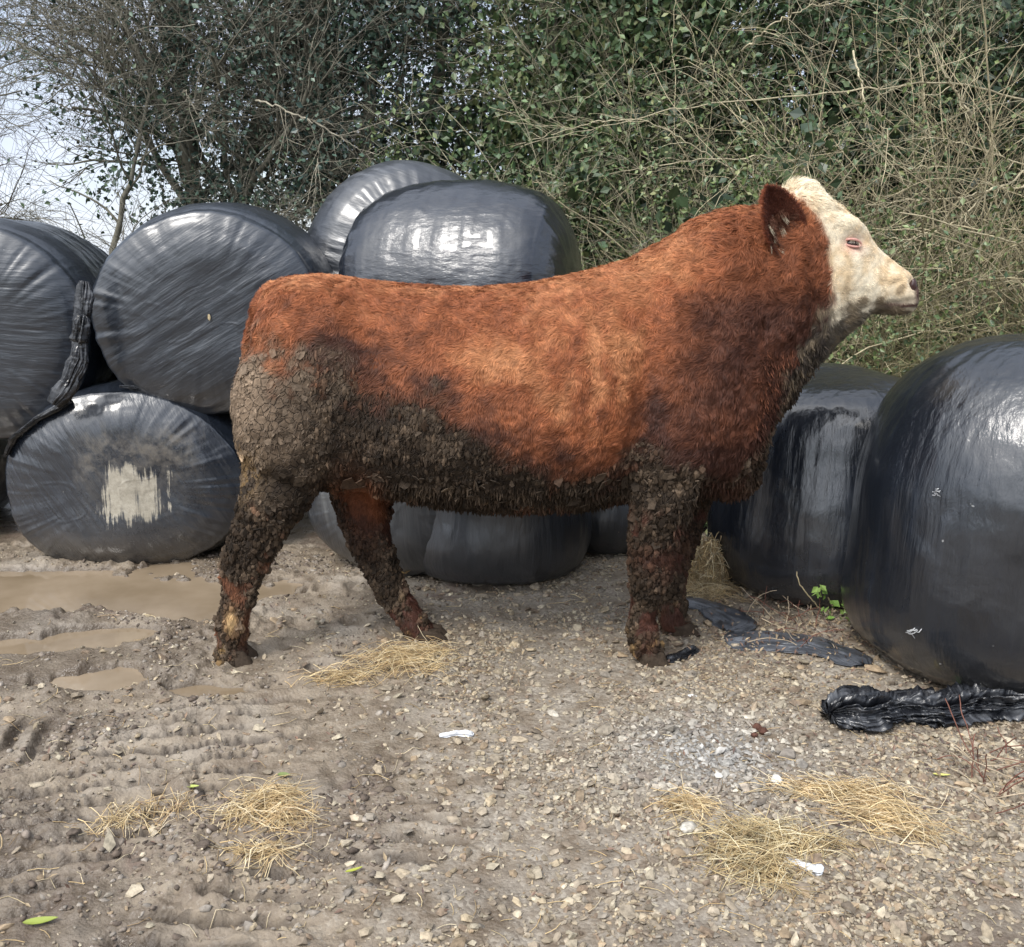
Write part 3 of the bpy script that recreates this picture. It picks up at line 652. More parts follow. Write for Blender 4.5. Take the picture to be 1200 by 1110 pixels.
def leaves(pts, size, asp, r, pal, droop=.3, jit=.03, var=.25, fold=.25, nrm_up=.4):
    n = len(pts); p = pts+r.normal(0, jit, (n, 3)); s = size*r.uniform(.6, 1.3, (n, 1))
    d = unit(r.normal(size=(n, 3))+np.array([0, 0, -droop])); nn = unit(r.normal(size=(n, 3))*.8+np.array([0, -.45, nrm_up]))
    w = unit(np.cross(d, nn)); nn = np.cross(w, d)
    a = p; b = p+d*s*.45+w*s*asp*.5+nn*s*fold*.3; c = p+d*s; e = p+d*s*.45-w*s*asp*.5+nn*s*fold*.3
    V = np.stack([a, b, c, e], 1).reshape(-1, 3)
    T = (np.array([[0, 1, 2], [0, 2, 3]])[None]+(np.arange(n)*4)[:, None, None]).reshape(-1, 3)
    cc = pal[r.integers(0, len(pal), n)]*r.uniform(1-var, 1+var, (n, 1))
    return V, T, np.repeat(cc, 4, 0)
def pts_on(P, n, r, t0=0.):
    N, K, _ = P.shape; i = r.integers(0, N, n); t = (t0+(1-t0)*r.random(n))*(K-1.001); k = t.astype(int); f = (t-k)[:, None]
    return P[i, k]*(1-f)+P[i, k+1]*f
def poly(pts, K=24, wob=.0, r=rng):
    pts = np.asarray(pts, float); s = np.r_[0, np.cumsum(np.linalg.norm(np.diff(pts, axis=0), axis=1))]; q = np.linspace(0, s[-1], K)
    # smooth interpolation
    Pp = np.c_[[np.interp(q, s, pts[:, k]) for k in range(3)]].T
    for _ in range(2): Pp[1:-1] = (Pp[:-2]+2*Pp[1:-1]+Pp[2:])/4
    Pp[1:-1] += r.normal(0, wob, (K-2, 3)); return Pp[None]
def bark_col(r, V, base, var=.3, per=None):
    n = len(V)//per; return np.repeat(np.array(base)[None]*r.uniform(1-var, 1+var, (n, 1)), per, 0)
IVY = np.array([(.042, .078, .036), (.058, .100, .046), (.030, .055, .030), (.080, .120, .058), (.115, .155, .08)])
IVY_BLUE = np.array([(.036, .068, .052), (.050, .088, .064), (.028, .052, .044), (.068, .11, .076), (.10, .145, .10)])
BAY = np.array([(.065, .115, .05), (.09, .14, .058), (.045, .082, .036), (.13, .175, .08), (.11, .125, .05)])
TWIG = (.27, .25, .17); TWIG_D = (.15, .14, .108); TAN = (.36, .31, .20)

def ivy_tree(name, label, cat, base, trunks, limbs_n, seed, crown_leaves, twn=(260, 1500, 3500), leafpal=IVY, Lr=(1.0, 1.9), ivy_d=.16, bias=None, tw_leaf=0., r_tr=.09, lsize=.05, twigcol=TWIG_D, outr=.22, spread=.9, keepout=None, fine=True):
    r = np.random.default_rng(seed); t = thing(name, label, cat, base)
    loc = np.array(base, float); TB = Bag(); Ps = []
    for pl in trunks:
        Pt = poly(pl, 22, .02, r); Rt = np.linspace(r_tr, r_tr*.45, 22)[None]*(1+.2*vn(Pt[0], 6, 3))[None]
        V, Q = tubes(Pt, Rt, 9); V = V+.012*vn(V, 14, 5)[:, None]; TB.add(V, Q, col=bark_col(r, V, TWIG_D, .1, 9)); Ps.append((Pt, Rt))
    TB.build('trunk', M_bark, t, loc)
    Pt = np.concatenate([p for p, _ in Ps]); Rt = np.concatenate([q for _, q in Ps])
    L1, R1 = kids(Pt, Rt, limbs_n, Lr, spread, 14, .14, -.01, r, .3, .25, .5, bias)
    V, Q = tubes(L1, R1, 6); mk('limbs', V, Q, None, M_bark, t, loc, col=bark_col(r, V, TWIG_D, .3, 14*6))
    L2, R2 = kids(L1, R1, twn[0], (.5, 1.2), .7, 11, .18, .01, r, .2, .1, .5, bias)
    R2 = R2.clip(.003, .02)
    L3, R3 = kids(L2, R2, twn[1], (.25, .75), .7, 9, .22, .02, r, .15, .05, .55); R3 = R3.clip(.0018, .006)
    L4, R4 = kids(L3, R3, twn[2], (.10, .38), .8, 6, .25, .02, r, .1, .05, .7); R4 = R4.clip(.0013, .0028)
    B = Bag()
    for P_, Rr, sd, per in ((L2, R2, 4, 11), (L3, R3, 3, 9), (L4, R4, 3, 6)):
        V, Q = tubes(P_, Rr, sd); B.add(V, Q, col=bark_col(r, V, twigcol, .45, per*sd))
    o = B.build('twigs', M_bark, t, loc)
    # ivy gathered in clumps round trunk and limbs, loose leaves further out
    nc = max(1, crown_leaves//90); cc = np.concatenate([pts_on(L1, nc*2//3, r, 0.), pts_on(Pt, nc//3+1, r, .2)])
    cc = cc+r.normal(0, outr, cc.shape); k = crown_leaves//len(cc)
    p = (cc[:, None]+r.normal(0, 1, (len(cc), k, 3))*ivy_d*r.uniform(.5, 1.4, (len(cc), 1, 1))).reshape(-1, 3)
    V, T, c = leaves(p, lsize, .7, r, leafpal); Bg = Bag(); Bg.add(V, T=T, col=c)
    if tw_leaf:
        V, T, c = leaves(pts_on(L3, int(tw_leaf), r), lsize*.8, .55, r, leafpal); Bg.add(V, T=T, col=c)
    Bg.build('crown', M_leaf, t, loc, smooth=False)
    return t, (L1, L2, L3)
# left and middle: ivy-grown hawthorns against the sky
A0 = lambda u, v, y: at(u, v, y)
def base_at(u, y): p = at(u, 300, y); return (p[0], y, 0.0)
def tr(y, *pts):  # trunk from the ground through picture points at distance y
    b = base_at(pts[0][0], y); return [np.array(b)]+[at(u, v, y) for u, v in pts]
t1, tw1 = ivy_tree('hawthorn_tree', 'ivy-grown bare thorn tree above the large left bale, sky showing through its twigs', 'tree', base_at(225, 8.0),
    [tr(8.0, (235, 300), (222, 200), (215, 120), (200, 0), (190, -120)), tr(8.2, (262, 300), (290, 200), (320, 90), (330, -60))], 38, 21, 15000,
    twn=(300, 2200, 7500), leafpal=IVY_BLUE, Lr=(.9, 1.9), bias=np.array([-.12, 0, 0]), lsize=.045, tw_leaf=5000, r_tr=.085)
t2, tw2 = ivy_tree('ivy_tree', 'dark dense ivy-covered tree behind the highest bale', 'tree', base_at(430, 8.3),
    [tr(8.3, (430, 300), (425, 180), (440, 60), (430, -80)), tr(8.5, (480, 300), (500, 180), (520, 60), (530, -80)), tr(8.4, (390, 300), (370, 160), (380, 20), (370, -90))], 36, 22, 18000,
    twn=(260, 1700, 5200), leafpal=IVY_BLUE, Lr=(.5, 1.25), ivy_d=.19, lsize=.05, tw_leaf=6000, outr=.28)
t3, tw3 = ivy_tree('bare_tree', 'bare twiggy tree at the far left edge against the pale sky', 'tree', base_at(-120, 9.0),
    [tr(9.0, (-125, 300), (-110, 230), (-90, 120), (-110, 0))], 26, 23, 900,
    twn=(150, 800, 2400), Lr=(.6, 1.5), bias=np.array([.12, 0, 0]), lsize=.045, r_tr=.06, spread=1.1)
t3b, _ = ivy_tree('bare_tree', 'small bare sapling standing in the sky gap between the two left bales', 'tree', base_at(135, 7.4),
    [tr(7.4, (128, 300), (140, 245), (158, 180), (175, 110))], 14, 27, 260,
    twn=(70, 420, 1100), Lr=(.3, .8), lsize=.04, r_tr=.03, spread=1.0)
t4, tw4 = ivy_tree('evergreen_tree', 'leafy grey-green evergreen behind the middle of the bull, above the glossy bale', 'tree', base_at(690, 8.0),
    [tr(8.0, (640, 300), (640, 180), (650, 60), (640, -60)), tr(8.1, (720, 300), (730, 160), (720, 40), (740, -80)), tr(8.2, (790, 300), (800, 180), (800, 40), (810, -80))], 46, 24, 52000,
    twn=(300, 1700, 3600), leafpal=BAY, Lr=(.5, 1.3), ivy_d=.24, lsize=.062, tw_leaf=9000, outr=.32, twigcol=TWIG)
t5, tw5 = ivy_tree('ivy_tree', 'ivy-clad hedge tree at the upper right corner with glossy green leaves', 'tree', base_at(1120, 7.8),
    [tr(7.8, (1080, 300), (1090, 160), (1100, 20), (1100, -80)), tr(7.9, (1180, 300), (1170, 160), (1160, 20), (1170, -80)), tr(8.1, (960, 300), (970, 160), (960, 30), (970, -80))], 46, 25, 46000,
    twn=(320, 2200, 5200), leafpal=IVY*1.25, Lr=(.5, 1.3), ivy_d=.24, lsize=.055, tw_leaf=6000, outr=.32, twigcol=TWIG)

def thicket(name, label, cat, x0, x1, y0, y1, top, n_c, n_t, n_l, seed, pal, lsize=.04, asp=.6, col=TWIG, lean=(-.5, .5), arch=.035, named=()):
    """a hedge bush: stems rise and arch over, side shoots, small leaves"""
    r = np.random.default_rng(seed); b = np.array([(x0+x1)/2, (y0+y1)/2, 0.]); t = thing(name, label, cat, b)
    p0 = np.c_[r.uniform(x0, x1, n_c), r.uniform(y0, y1, n_c), np.zeros(n_c)]
    d0 = np.c_[r.uniform(lean[0], lean[1], n_c), r.uniform(-.35, .1, n_c), np.full(n_c, 1.)]
    L = top*r.uniform(.6, 1.35, n_c); S1 = wander(p0, d0, L, 22, .09, arch, r); R1 = r.uniform(.004, .011, (n_c, 1))*np.linspace(1, .4, 22)[None]
    S2, R2 = kids(S1, R1, n_t, (.3, 1.1), .8, 12, .13, .03, r, .15, .1, .6); R2 = R2.clip(.002, .005)
    S3, R3 = kids(S2, R2, int(n_t*2.2), (.10, .45), .8, 7, .2, .02, r, .05, .0, .7); R3 = R3.clip(.0014, .003)
    for A_, Rr in ((S1, R1), (S2, R2), (S3, R3)): A_[:, :, 2] = np.maximum(A_[:, :, 2], -.05)
    V, Q = tubes(S1, R1, 5); mk('stems', V, Q, None, M_bark, t, b, col=bark_col(r, V, col, .35, 22*5))
    B = Bag()
    for P_, Rr, per in ((S2, R2, 12), (S3, R3, 7)):
        V, Q = tubes(P_, Rr, 3); B.add(V, Q, col=bark_col(r, V, col, .5, per*3))
    B.build('twigs', M_bark, t, b)
    # leaves: in loose clumps
    cl = pts_on(S2, max(10, n_l//40), r); p = (cl[:, None]+r.normal(0, .10, (len(cl), 40, 3))).reshape(-1, 3); p[:, 2] = np.maximum(p[:, 2], .01)
    V, T, c = leaves(p, lsize, asp, r, pal); mk('foliage', V, None, T, M_leaf, t, b, col=c, smooth=False)
    return t
OLIVE = np.array([(.095, .135, .045), (.13, .165, .06), (.065, .10, .036), (.17, .18, .075), (.05, .085, .035)])
DARKH = np.array([(.030, .055, .025), (.045, .075, .03), (.02, .036, .02), (.07, .10, .04)])
hx = lambda u, y: at(u, 300, y)[0]
# dark thick hedge body behind, then lighter twiggy bushes and bramble in front of it
thicket('hedge_bush', 'dark leafy hedge growth filling the right background behind the bramble', 'hedge', hx(800, 8.3), hx(1350, 8.3), 8.0, 8.9, 3.2, 160, 1500, 44000, 31, DARKH, lsize=.085, asp=.75, col=TWIG_D)
thicket('hedge_bush', 'dark hedge growth low behind the middle bales', 'hedge', hx(520, 8.6), hx(860, 8.6), 8.6, 9.2, 2.3, 90, 700, 9000, 32, DARKH, lsize=.08, asp=.75, col=TWIG_D)
thicket('bramble_bush', 'tangle of tan bramble canes arching behind the bull\'s head', 'bramble', hx(860, 6.9), hx(1120, 6.9), 6.4, 7.4, 2.3, 190, 1700, 20000, 33, OLIVE, lsize=.035, col=TAN, lean=(-1.0, .7), arch=.05)
thicket('bramble_bush', 'grassy bramble growth between the bull\'s neck and the glossy upper bale', 'bramble', hx(660, 7.2), hx(900, 7.2), 6.7, 7.6, 2.2, 150, 1300, 28000, 34, OLIVE, lsize=.038, col=TWIG, lean=(-.9, .9), arch=.05)
thicket('bramble_bush', 'thick bramble tangle right of the bull\'s muzzle at the right edge', 'bramble', hx(1090, 6.6), hx(1400, 6.6), 6.1, 7.2, 2.5, 200, 1800, 20000, 35, OLIVE, lsize=.036, col=TAN, lean=(-1.1, .4), arch=.05)
thicket('bramble_bush', 'low olive undergrowth below the muzzle behind the upright bales', 'bramble', hx(950, 6.0), hx(1350, 6.0), 5.75, 6.3, 1.15, 170, 1400, 24000, 36, OLIVE, lsize=.03, col=(.25, .22, .12), lean=(-.9, .9), arch=.05)
thicket('hedge_bush', 'twiggy scrub behind the left bales below the thorn tree', 'hedge', hx(190, 7.6), hx(520, 7.6), 7.3, 8.0, 1.75, 110, 900, 5000, 37, IVY, lsize=.04, col=TWIG_D)
# individual branches one can follow in the photo
def canes(name, label, cat, specs, col, seed, leafy=0):
    r = np.random.default_rng(seed); b = specs[0][0][0]; b = np.array([at(b[0], b[1], b[2])[0], b[2], 0.]); t = thing(name, label, cat, b)
    for pts, rad in specs:
        Pc = poly([at(*q) for q in pts], 40, .006, r); Rr = np.linspace(rad, rad*.35, 40)[None]
        V, Q = tubes(Pc, Rr, 6); B = Bag(); B.add(V, Q, col=np.tile(np.array(col)*r.uniform(.8, 1.15), (len(V), 1)))
        S, Rs = kids(Pc, Rr, 16, (.12, .55), .75, 9, .14, .02, r, .2, .05, .55); Rs = Rs.clip(.0015, .004)
        V, Q = tubes(S, Rs, 3); B.add(V, Q, col=bark_col(r, V, col, .3, 27))
        S, Rs = kids(S, Rs, 26, (.05, .2), .75, 5, .14, .02, r, .2, .05, .7); V, Q = tubes(S, Rs.clip(.0012, .003), 3); B.add(V, Q, col=bark_col(r, V, col, .3, 15))
        B.build('cane', M_bark, t, b)
    return t
PALE = (.42, .37, .25)
canes('bramble_bush', 'pale long canes arching leftwards over the bull\'s neck and head', 'bramble', [
    ([(1210, 120, 6.6), (1120, 95, 6.4), (960, 110, 6.3), (820, 122, 6.3), (700, 150, 6.3), (610, 172, 6.3)], .007),
    ([(1000, 210, 6.6), (900, 182, 6.3), (800, 190, 6.3), (700, 205, 6.4), (640, 230, 6.4)], .006),
    ([(860, 200, 6.5), (760, 140, 6.3), (700, 142, 6.3), (600, 172, 6.4)], .005),
    ([(1000, 60, 6.6), (1012, 110, 6.3), (1018, 165, 6.3), (1060, 195, 6.3), (1160, 198, 6.3)], .007),
    ([(870, 60, 6.6), (900, 30, 6.4), (950, 8, 6.4), (1010, 0, 6.4)], .006)], PALE, 51)
canes('bramble_bush', 'pale crooked canes reaching from the right edge towards the muzzle', 'bramble', [
    ([(1230, 180, 6.1), (1180, 218, 6.0), (1130, 232, 5.9), (1060, 235, 5.9), (1010, 243, 5.95)], .008),
    ([(1230, 215, 6.1), (1160, 222, 6.0), (1125, 258, 5.9), (1060, 282, 5.9), (1015, 272, 5.95)], .008),
    ([(1230, 205, 6.2), (1150, 175, 6.1), (1100, 160, 6.1), (1060, 165, 6.2)], .006),
    ([(1220, 330, 6.1), (1150, 345, 5.9), (1080, 372, 5.9), (1015, 375, 5.9)], .006),
    ([(1160, 260, 6.1), (1120, 300, 6.0), (1090, 335, 6.0), (1060, 355, 6.0)], .005),
    ([(1140, 140, 6.3), (1110, 90, 6.2), (1090, 60, 6.2)], .010)], PALE, 52)
canes('fallen_branch', 'pale bare branch snapped over in front of the ivy tree', 'branch', [
    ([(300, 118, 7.0), (335, 128, 6.9), (375, 148, 6.9), (410, 168, 6.9), (440, 190, 7.0)], .007),
    ([(378, 150, 6.9), (372, 190, 6.9), (368, 230, 6.9), (365, 268, 6.9)], .005),
    ([(216, 105, 7.2), (232, 135, 7.1), (250, 155, 7.1)], .004)], (.33, .30, .23), 53)
# weeds
def weed(label, p, stems, col, lcol, seed, leaf_at=(), nm='weed'):
    r = np.random.default_rng(seed); t = thing(nm, label, 'weed', p); B = Bag()
    for pts in stems:
        Pc = poly(pts, 20, .002, r); V, Q = tubes(Pc, np.full((1, 20), .0028), 5); mk('stem', V, Q, None, M_bark, t, p, col=np.tile(np.array(col), (len(V), 1)))
    if len(leaf_at):
        pp_ = np.concatenate([q+r.normal(0, .02, (9, 3)) for q in leaf_at]); V, T, c = leaves(pp_, .034, .75, r, np.array(lcol), jit=.004, nrm_up=1.)
        tag(mk('foliage', V, None, T, M_leaf, t, p, col=c, smooth=False), kind='stuff')
    return t
b0 = on(975, 722)
weed('thin weed with a curved stem and small green leaves before the upright bale', b0,
     [[b0, at(960, 712, 3.92), at(945, 695, 3.90), at(935, 680, 3.90), at(934, 670, 3.92)], [b0, b0+np.array([.0, 0, .05]), b0+np.array([-.03, -.02, .09])]], (.40, .33, .2), [(.16, .28, .06), (.22, .33, .09)], 5,
     leaf_at=[at(958, 692, 3.9), at(985, 716, 3.92), at(978, 719, 3.9)])
def dead_stems(label, pts, seed, n=9):
    r = np.random.default_rng(seed); p = on(*pts[0]); t = thing('dead_weed', label, 'weed', p); B = Bag()
    for i in range(n):
        u, v = pts[r.integers(0, len(pts))]; q = on(u+r.uniform(-25, 25), v+r.uniform(-18, 18)); d = np.array([r.normal(0, .6), r.normal(0, .5), r.uniform(.2, 1.)])
        P_ = wander(q[None], d[None], np.array([r.uniform(.10, .26)]), 12, .12, .06, r); P_[:, :, 2] = np.maximum(P_[:, :, 2], q[2]-.01)
        V, Q = tubes(P_, np.full((1, 12), .0018), 4); c = np.array((.16, .07, .05)) if r.random() < .65 else np.array((.42, .34, .24))
        mk('stem', V, Q, None, M_bark, t, p, col=np.tile(c, (len(V), 1)))
    return t
dead_stems('reddish dead weed stems on the gravel at the right edge below the plastic roll', [(1160, 920), (1185, 900), (1175, 950), (1140, 895)], 8, 26)
dead_stems('dry reddish stalks matted at the foot of the two upright bales', [(930, 728), (890, 722), (965, 735), (900, 712), (940, 745)], 9, 22)
# litter of leaf scraps by the bales and over the gravel right
n = 2600; r = np.random.default_rng(77)
P = np.r_[np.c_[r.normal(1.15, .32, n//2), r.normal(3.75, .2, n//2)], np.c_[r.normal(1.45, .28, n//4), r.normal(2.75, .28, n//4)], np.c_[r.uniform(-1.5, 1.5, n//4), r.uniform(2., 4.6, n//4)]]
P3 = np.c_[P, np.zeros(len(P))]; ok = pud(P3) < .05; P3 = P3[ok]; P3[:, 2] = H(P3)+.008
V, T, c = leaves(P3, .022, .35, r, np.array([(.14, .085, .06), (.22, .15, .10), (.34, .26, .16), (.09, .06, .05)]), jit=.002, nrm_up=3., droop=0)
tag(mk('leaf_litter', V, None, T, M_leaf_dry, col=c, smooth=False), kind='stuff')
# ------------------------------------------------------------------ the bull
YC = 3.72
def side_uv(P):
    """where a point of the bull's side elevation lies on the survey drawing (x,z only: both flanks alike)"""
    q = np.stack([P[:, 0], np.full(len(P), YC), P[:, 2]-1.5], -1)
    dep = q[:, 1]*math.cos(TH)-q[:, 2]*math.sin(TH); up = q[:, 1]*math.sin(TH)+q[:, 2]*math.cos(TH)
    return 600+F*q[:, 0]/dep, 555-F*up/dep
def cr(A, n):
    A = np.asarray(A, float); k = len(A); t = np.linspace(0, k-1.0001, n); i = t.astype(int); f = (t-i)[:, None]
    g = lambda j: A[np.clip(j, 0, k-1)]
    p0, p1, p2, p3 = g(i-1), g(i), g(i+1), g(i+2)
    return .5*(2*p1+(p2-p0)*f+(2*p0-5*p1+4*p2-p3)*f*f+(3*p1-p0-3*p2+p3)*f**3)
BV, BQ, BT, bn = [], [], [], 0
def closed(rings):
    global bn
    n, m, _ = rings.shape; V = rings.reshape(-1, 3); a = rings[0].mean(0); b = rings[-1].mean(0)
    q = grid_quads(n, m, True); j = np.arange(m); k = (j+1) % m
    t = np.concatenate([np.stack([k, j, np.full(m, n*m)], -1), np.stack([(n-1)*m+j, (n-1)*m+k, np.full(m, n*m+1)], -1)])
    BV.append(np.concatenate([V, a[None], b[None]])); BQ.append(q+bn); BT.append(t+bn); bn += n*m+2
# trunk, neck and head: top and bottom point of each section, half width, fullness, egg (wider below)
ST = [((308, 350), (296, 470), .10, 2.2, 0), ((318, 333), (300, 540), .22, 2.3, .05), ((345, 324), (330, 560), .29, 2.4, 0), ((380, 323), (372, 570), .33, 2.4, 0),
      ((450, 331), (440, 572), .36, 2.3, .05), ((530, 337), (520, 584), .41, 2.2, .10), ((610, 334), (600, 590), .43, 2.2, .10), ((680, 320), (680, 588), .42, 2.2, .06),
      ((735, 304), (745, 580), .39, 2.2, .05), ((780, 282), (800, 578), .37, 2.2, .10), ((820, 258), (848, 572), .33, 2.2, .15), ((855, 245), (884, 540), .28, 2.1, .05),
      ((887, 243), (906, 492), .235, 2.1, 0), ((905, 238), (930, 450), .195, 2.2, 0), ((922, 218), (962, 422), .160, 2.3, -.1), ((942, 212), (985, 398), .140, 2.4, -.15),
      ((964, 232), (1004, 382), .130, 2.5, -.18), ((985, 247), (1012, 372), .122, 2.6, -.15), ((1004, 262), (1022, 366), .108, 2.6, -.05), ((1026, 289), (1033, 368), .090, 2.5, .0),
      ((1044, 305), (1049, 368), .088, 2.6, .05), ((1057, 315), (1062, 367), .086, 2.6, .05), ((1064, 322), (1069, 362), .078, 2.6, 0), ((1068, 331), (1071, 355), .055, 2.4, 0)]
A = np.array([[*at(*s[0], YC)[[0, 2]], *at(*s[1], YC)[[0, 2]], s[2], s[3], s[4]] for s in ST]); A = cr(A, 150)
th = np.linspace(0, 2*PI, 64, endpoint=False); cs, sn = np.cos(th), np.sin(th)
rings = []
for tx, tz, bx, bz, w_, nn, eg in A:
    cx, cz = (tx+bx)/2, (tz+bz)/2; hx_, hz_ = (tx-bx)/2, (tz-bz)/2
    c_ = np.sign(cs)*np.abs(cs)**(2/nn); s_ = np.sign(sn)*np.abs(sn)**(2/nn)
    rings.append(np.stack([cx+hx_*s_, YC+w_*c_*(1-eg*s_), cz+hz_*s_], -1))
closed(np.array(rings))
def limb(pts, n=60, m=36):
    """pts: u, v, y, rx (in the plane of the side view), ry"""
    A = np.array([[*at(u, v, y), rx, ry] for u, v, y, rx, ry in pts]); A = cr(A, n); c = A[:, :3]; t = unit(np.gradient(c, axis=0))
    nrm = unit(np.cross(t, np.array([0, 1., 0]))); a = np.linspace(0, 2*PI, m, endpoint=False)
    closed(c[:, None]+nrm[:, None]*np.cos(a)[None, :, None]*A[:, 3][:, None, None]+np.array([0, 1., 0])*np.sin(a)[None, :, None]*A[:, 4][:, None, None])
limb([(372, 378, 3.58, .10, .08), (370, 410, 3.545, .20, .12), (351, 470, 3.53, .240, .155), (340, 515, 3.525, .208, .15), (331, 558, 3.52, .150, .125), (316, 592, 3.515, .112, .10), (300, 630, 3.51, .086, .078),
      (287, 660, 3.505, .084, .066), (281, 690, 3.50, .062, .054), (277, 714, 3.50, .052, .048), (272, 738, 3.50, .062, .056), (272, 756, 3.50, .053, .052), (272, 766, 3.50, .060, .058), (271, 774, 3.50, .058, .056)])
limb([(395, 470, 3.90, .20, .13), (415, 530, 3.89, .16, .12), (425, 580, 3.87, .118, .10), (430, 618, 3.84, .094, .08), (442, 655, 3.80, .074, .062),
      (458, 690, 3.77, .064, .052), (475, 717, 3.745, .054, .048), (490, 738, 3.73, .056, .052), (497, 746, 3.72, .056, .052)])
limb([(800, 420, 3.52, .14, .09), (795, 470, 3.47, .19, .13), (785, 525, 3.465, .17, .13), (776, 570, 3.465, .132, .11), (770, 610, 3.47, .104, .088), (765, 645, 3.475, .088, .074), (761, 672, 3.48, .074, .066),
      (756, 700, 3.485, .051, .048), (753, 722, 3.49, .048, .046), (753, 742, 3.49, .060, .056), (757, 757, 3.49, .052, .050), (759, 765, 3.49, .058, .055)])
limb([(810, 500, 3.92, .15, .10), (803, 560, 3.88, .12, .09), (796, 610, 3.86, .092, .08), (789, 650, 3.84, .074, .066), (786, 685, 3.82, .054, .05), (787, 712, 3.81, .052, .05), (791, 732, 3.80, .056, .052), (792, 738, 3.80, .054, .05)])
def ellip(u, v, y, rx, ry, rz, rot=0.):
    a = np.linspace(0, 2*PI, 40, endpoint=False); t = np.linspace(-PI/2+.05, PI/2-.05, 24); Aa, T = np.meshgrid(a, t)
    x, yy, z = np.cos(Aa)*np.cos(T)*rx, np.sin(Aa)*np.cos(T)*ry, np.sin(T)*rz; c, s = math.cos(rot), math.sin(rot)
    closed(np.stack([x*c-z*s, yy, x*s+z*c], -1)+at(u, v, y))
ellip(800, 420, 3.50, .21, .12, .30, .15)      # shoulder blades
ellip(800, 420, 3.94, .21, .12, .30, .15)
ellip(352, 400, 3.56, .17, .14, .20, 0)        # hips
ellip(352, 400, 3.88, .17, .14, .20, 0)
ellip(855, 545, YC, .12, .15, .12, .5)         # brisket
ellip(905, 455, YC, .085, .10, .17, -.55)      # dewlap
ellip(845, 320, YC, .22, .26, .20, -.6)        # crest of the neck
ellip(995, 352, YC, .09, .09, .055, -.1)       # jaw
ellip(1047, 341, YC, .056, .090, .056, -.2)    # muzzle
ellip(940, 228, YC, .055, .105, .045, -.4)     # poll
ellip(968, 330, YC, .10, .135, .12, .2)        # cheeks
# tail laid against the rump
limb([(326, 338, YC, .040, .05), (308, 354, YC, .034, .038), (297, 385, YC+.02, .026, .03), (287, 430, YC+.04, .022, .024), (284, 480, YC+.05, .020, .022), (287, 530, YC+.05, .020, .024), (291, 575, YC+.05, .026, .028)])
tmp = mk('tmp', np.concatenate(BV), np.concatenate(BQ), np.concatenate(BT))
md = tmp.modifiers.new('r', 'REMESH'); md.mode = 'VOXEL'; md.voxel_size = .0075; md.use_smooth_shade = True
sm = tmp.modifiers.new('s', 'SMOOTH'); sm.iterations = 14; sm.factor = .5
dg = bpy.context.evaluated_depsgraph_get(); me = bpy.data.meshes.new_from_object(tmp.evaluated_get(dg))
bpy.data.objects.remove(tmp)
def arr(me):
    V = np.empty(len(me.vertices)*3, np.float32); me.vertices.foreach_get('co', V); V = V.reshape(-1, 3).astype(float)
    N = np.empty(len(me.vertices)*3, np.float32); me.vertices.foreach_get('normal', N); return V, N.reshape(-1, 3).astype(float)
V, N = arr(me)
# shape of the flesh: sinks and swells placed on the side elevation, both sides alike
u, v = side_uv(V)
def g(cu, cv, su, sv=None, rot=0.):
    sv = sv or su; du, dv = u-cu, v-cv; c, s = math.cos(rot), math.sin(rot); a, b = du*c+dv*s, -du*s+dv*c
    return np.exp(-(a/su)**2-(b/sv)**2)
sidey = ss(.02, .08, np.abs(V[:, 1]-YC))
d = np.zeros(len(V))
d += sidey*(-.022*g(987, 284, 15, 10) + .020*g(986, 264, 24, 8, .35) + .008*g(975, 320, 22, 26) - .010*g(1010, 305, 14, 26, -.8))
d += sidey*(.010*g(1040, 332, 16, 14) - .007*g(1035, 354, 26, 3.2, -.15) - .016*g(1059, 331, 4.5, 5.5) + .006*g(1052, 345, 10, 6))
d += sidey*(-.036*g(450, 430, 32, 90, .15) - .030*g(738, 460, 18, 110, .1) + .016*g(385, 345, 22, 12) - .014*g(430, 355, 18, 14) + .018*g(400, 370, 26, 20) - .010*g(350, 360, 40, 12, 0) + .012*g(640, 430, 80, 70))
d += sidey*(-.014*g(880, 380, 14, 110, -.12) + .010*g(925, 350, 18, 70) - .012*g(900, 300, 16, 16))
d += sidey*(-.022*g(330, 540, 60, 9, .3) - .016*g(770, 548, 60, 8))
for k in range(7): d += sidey*.0065*g(560+k*28, 430, 8, 80, .12)
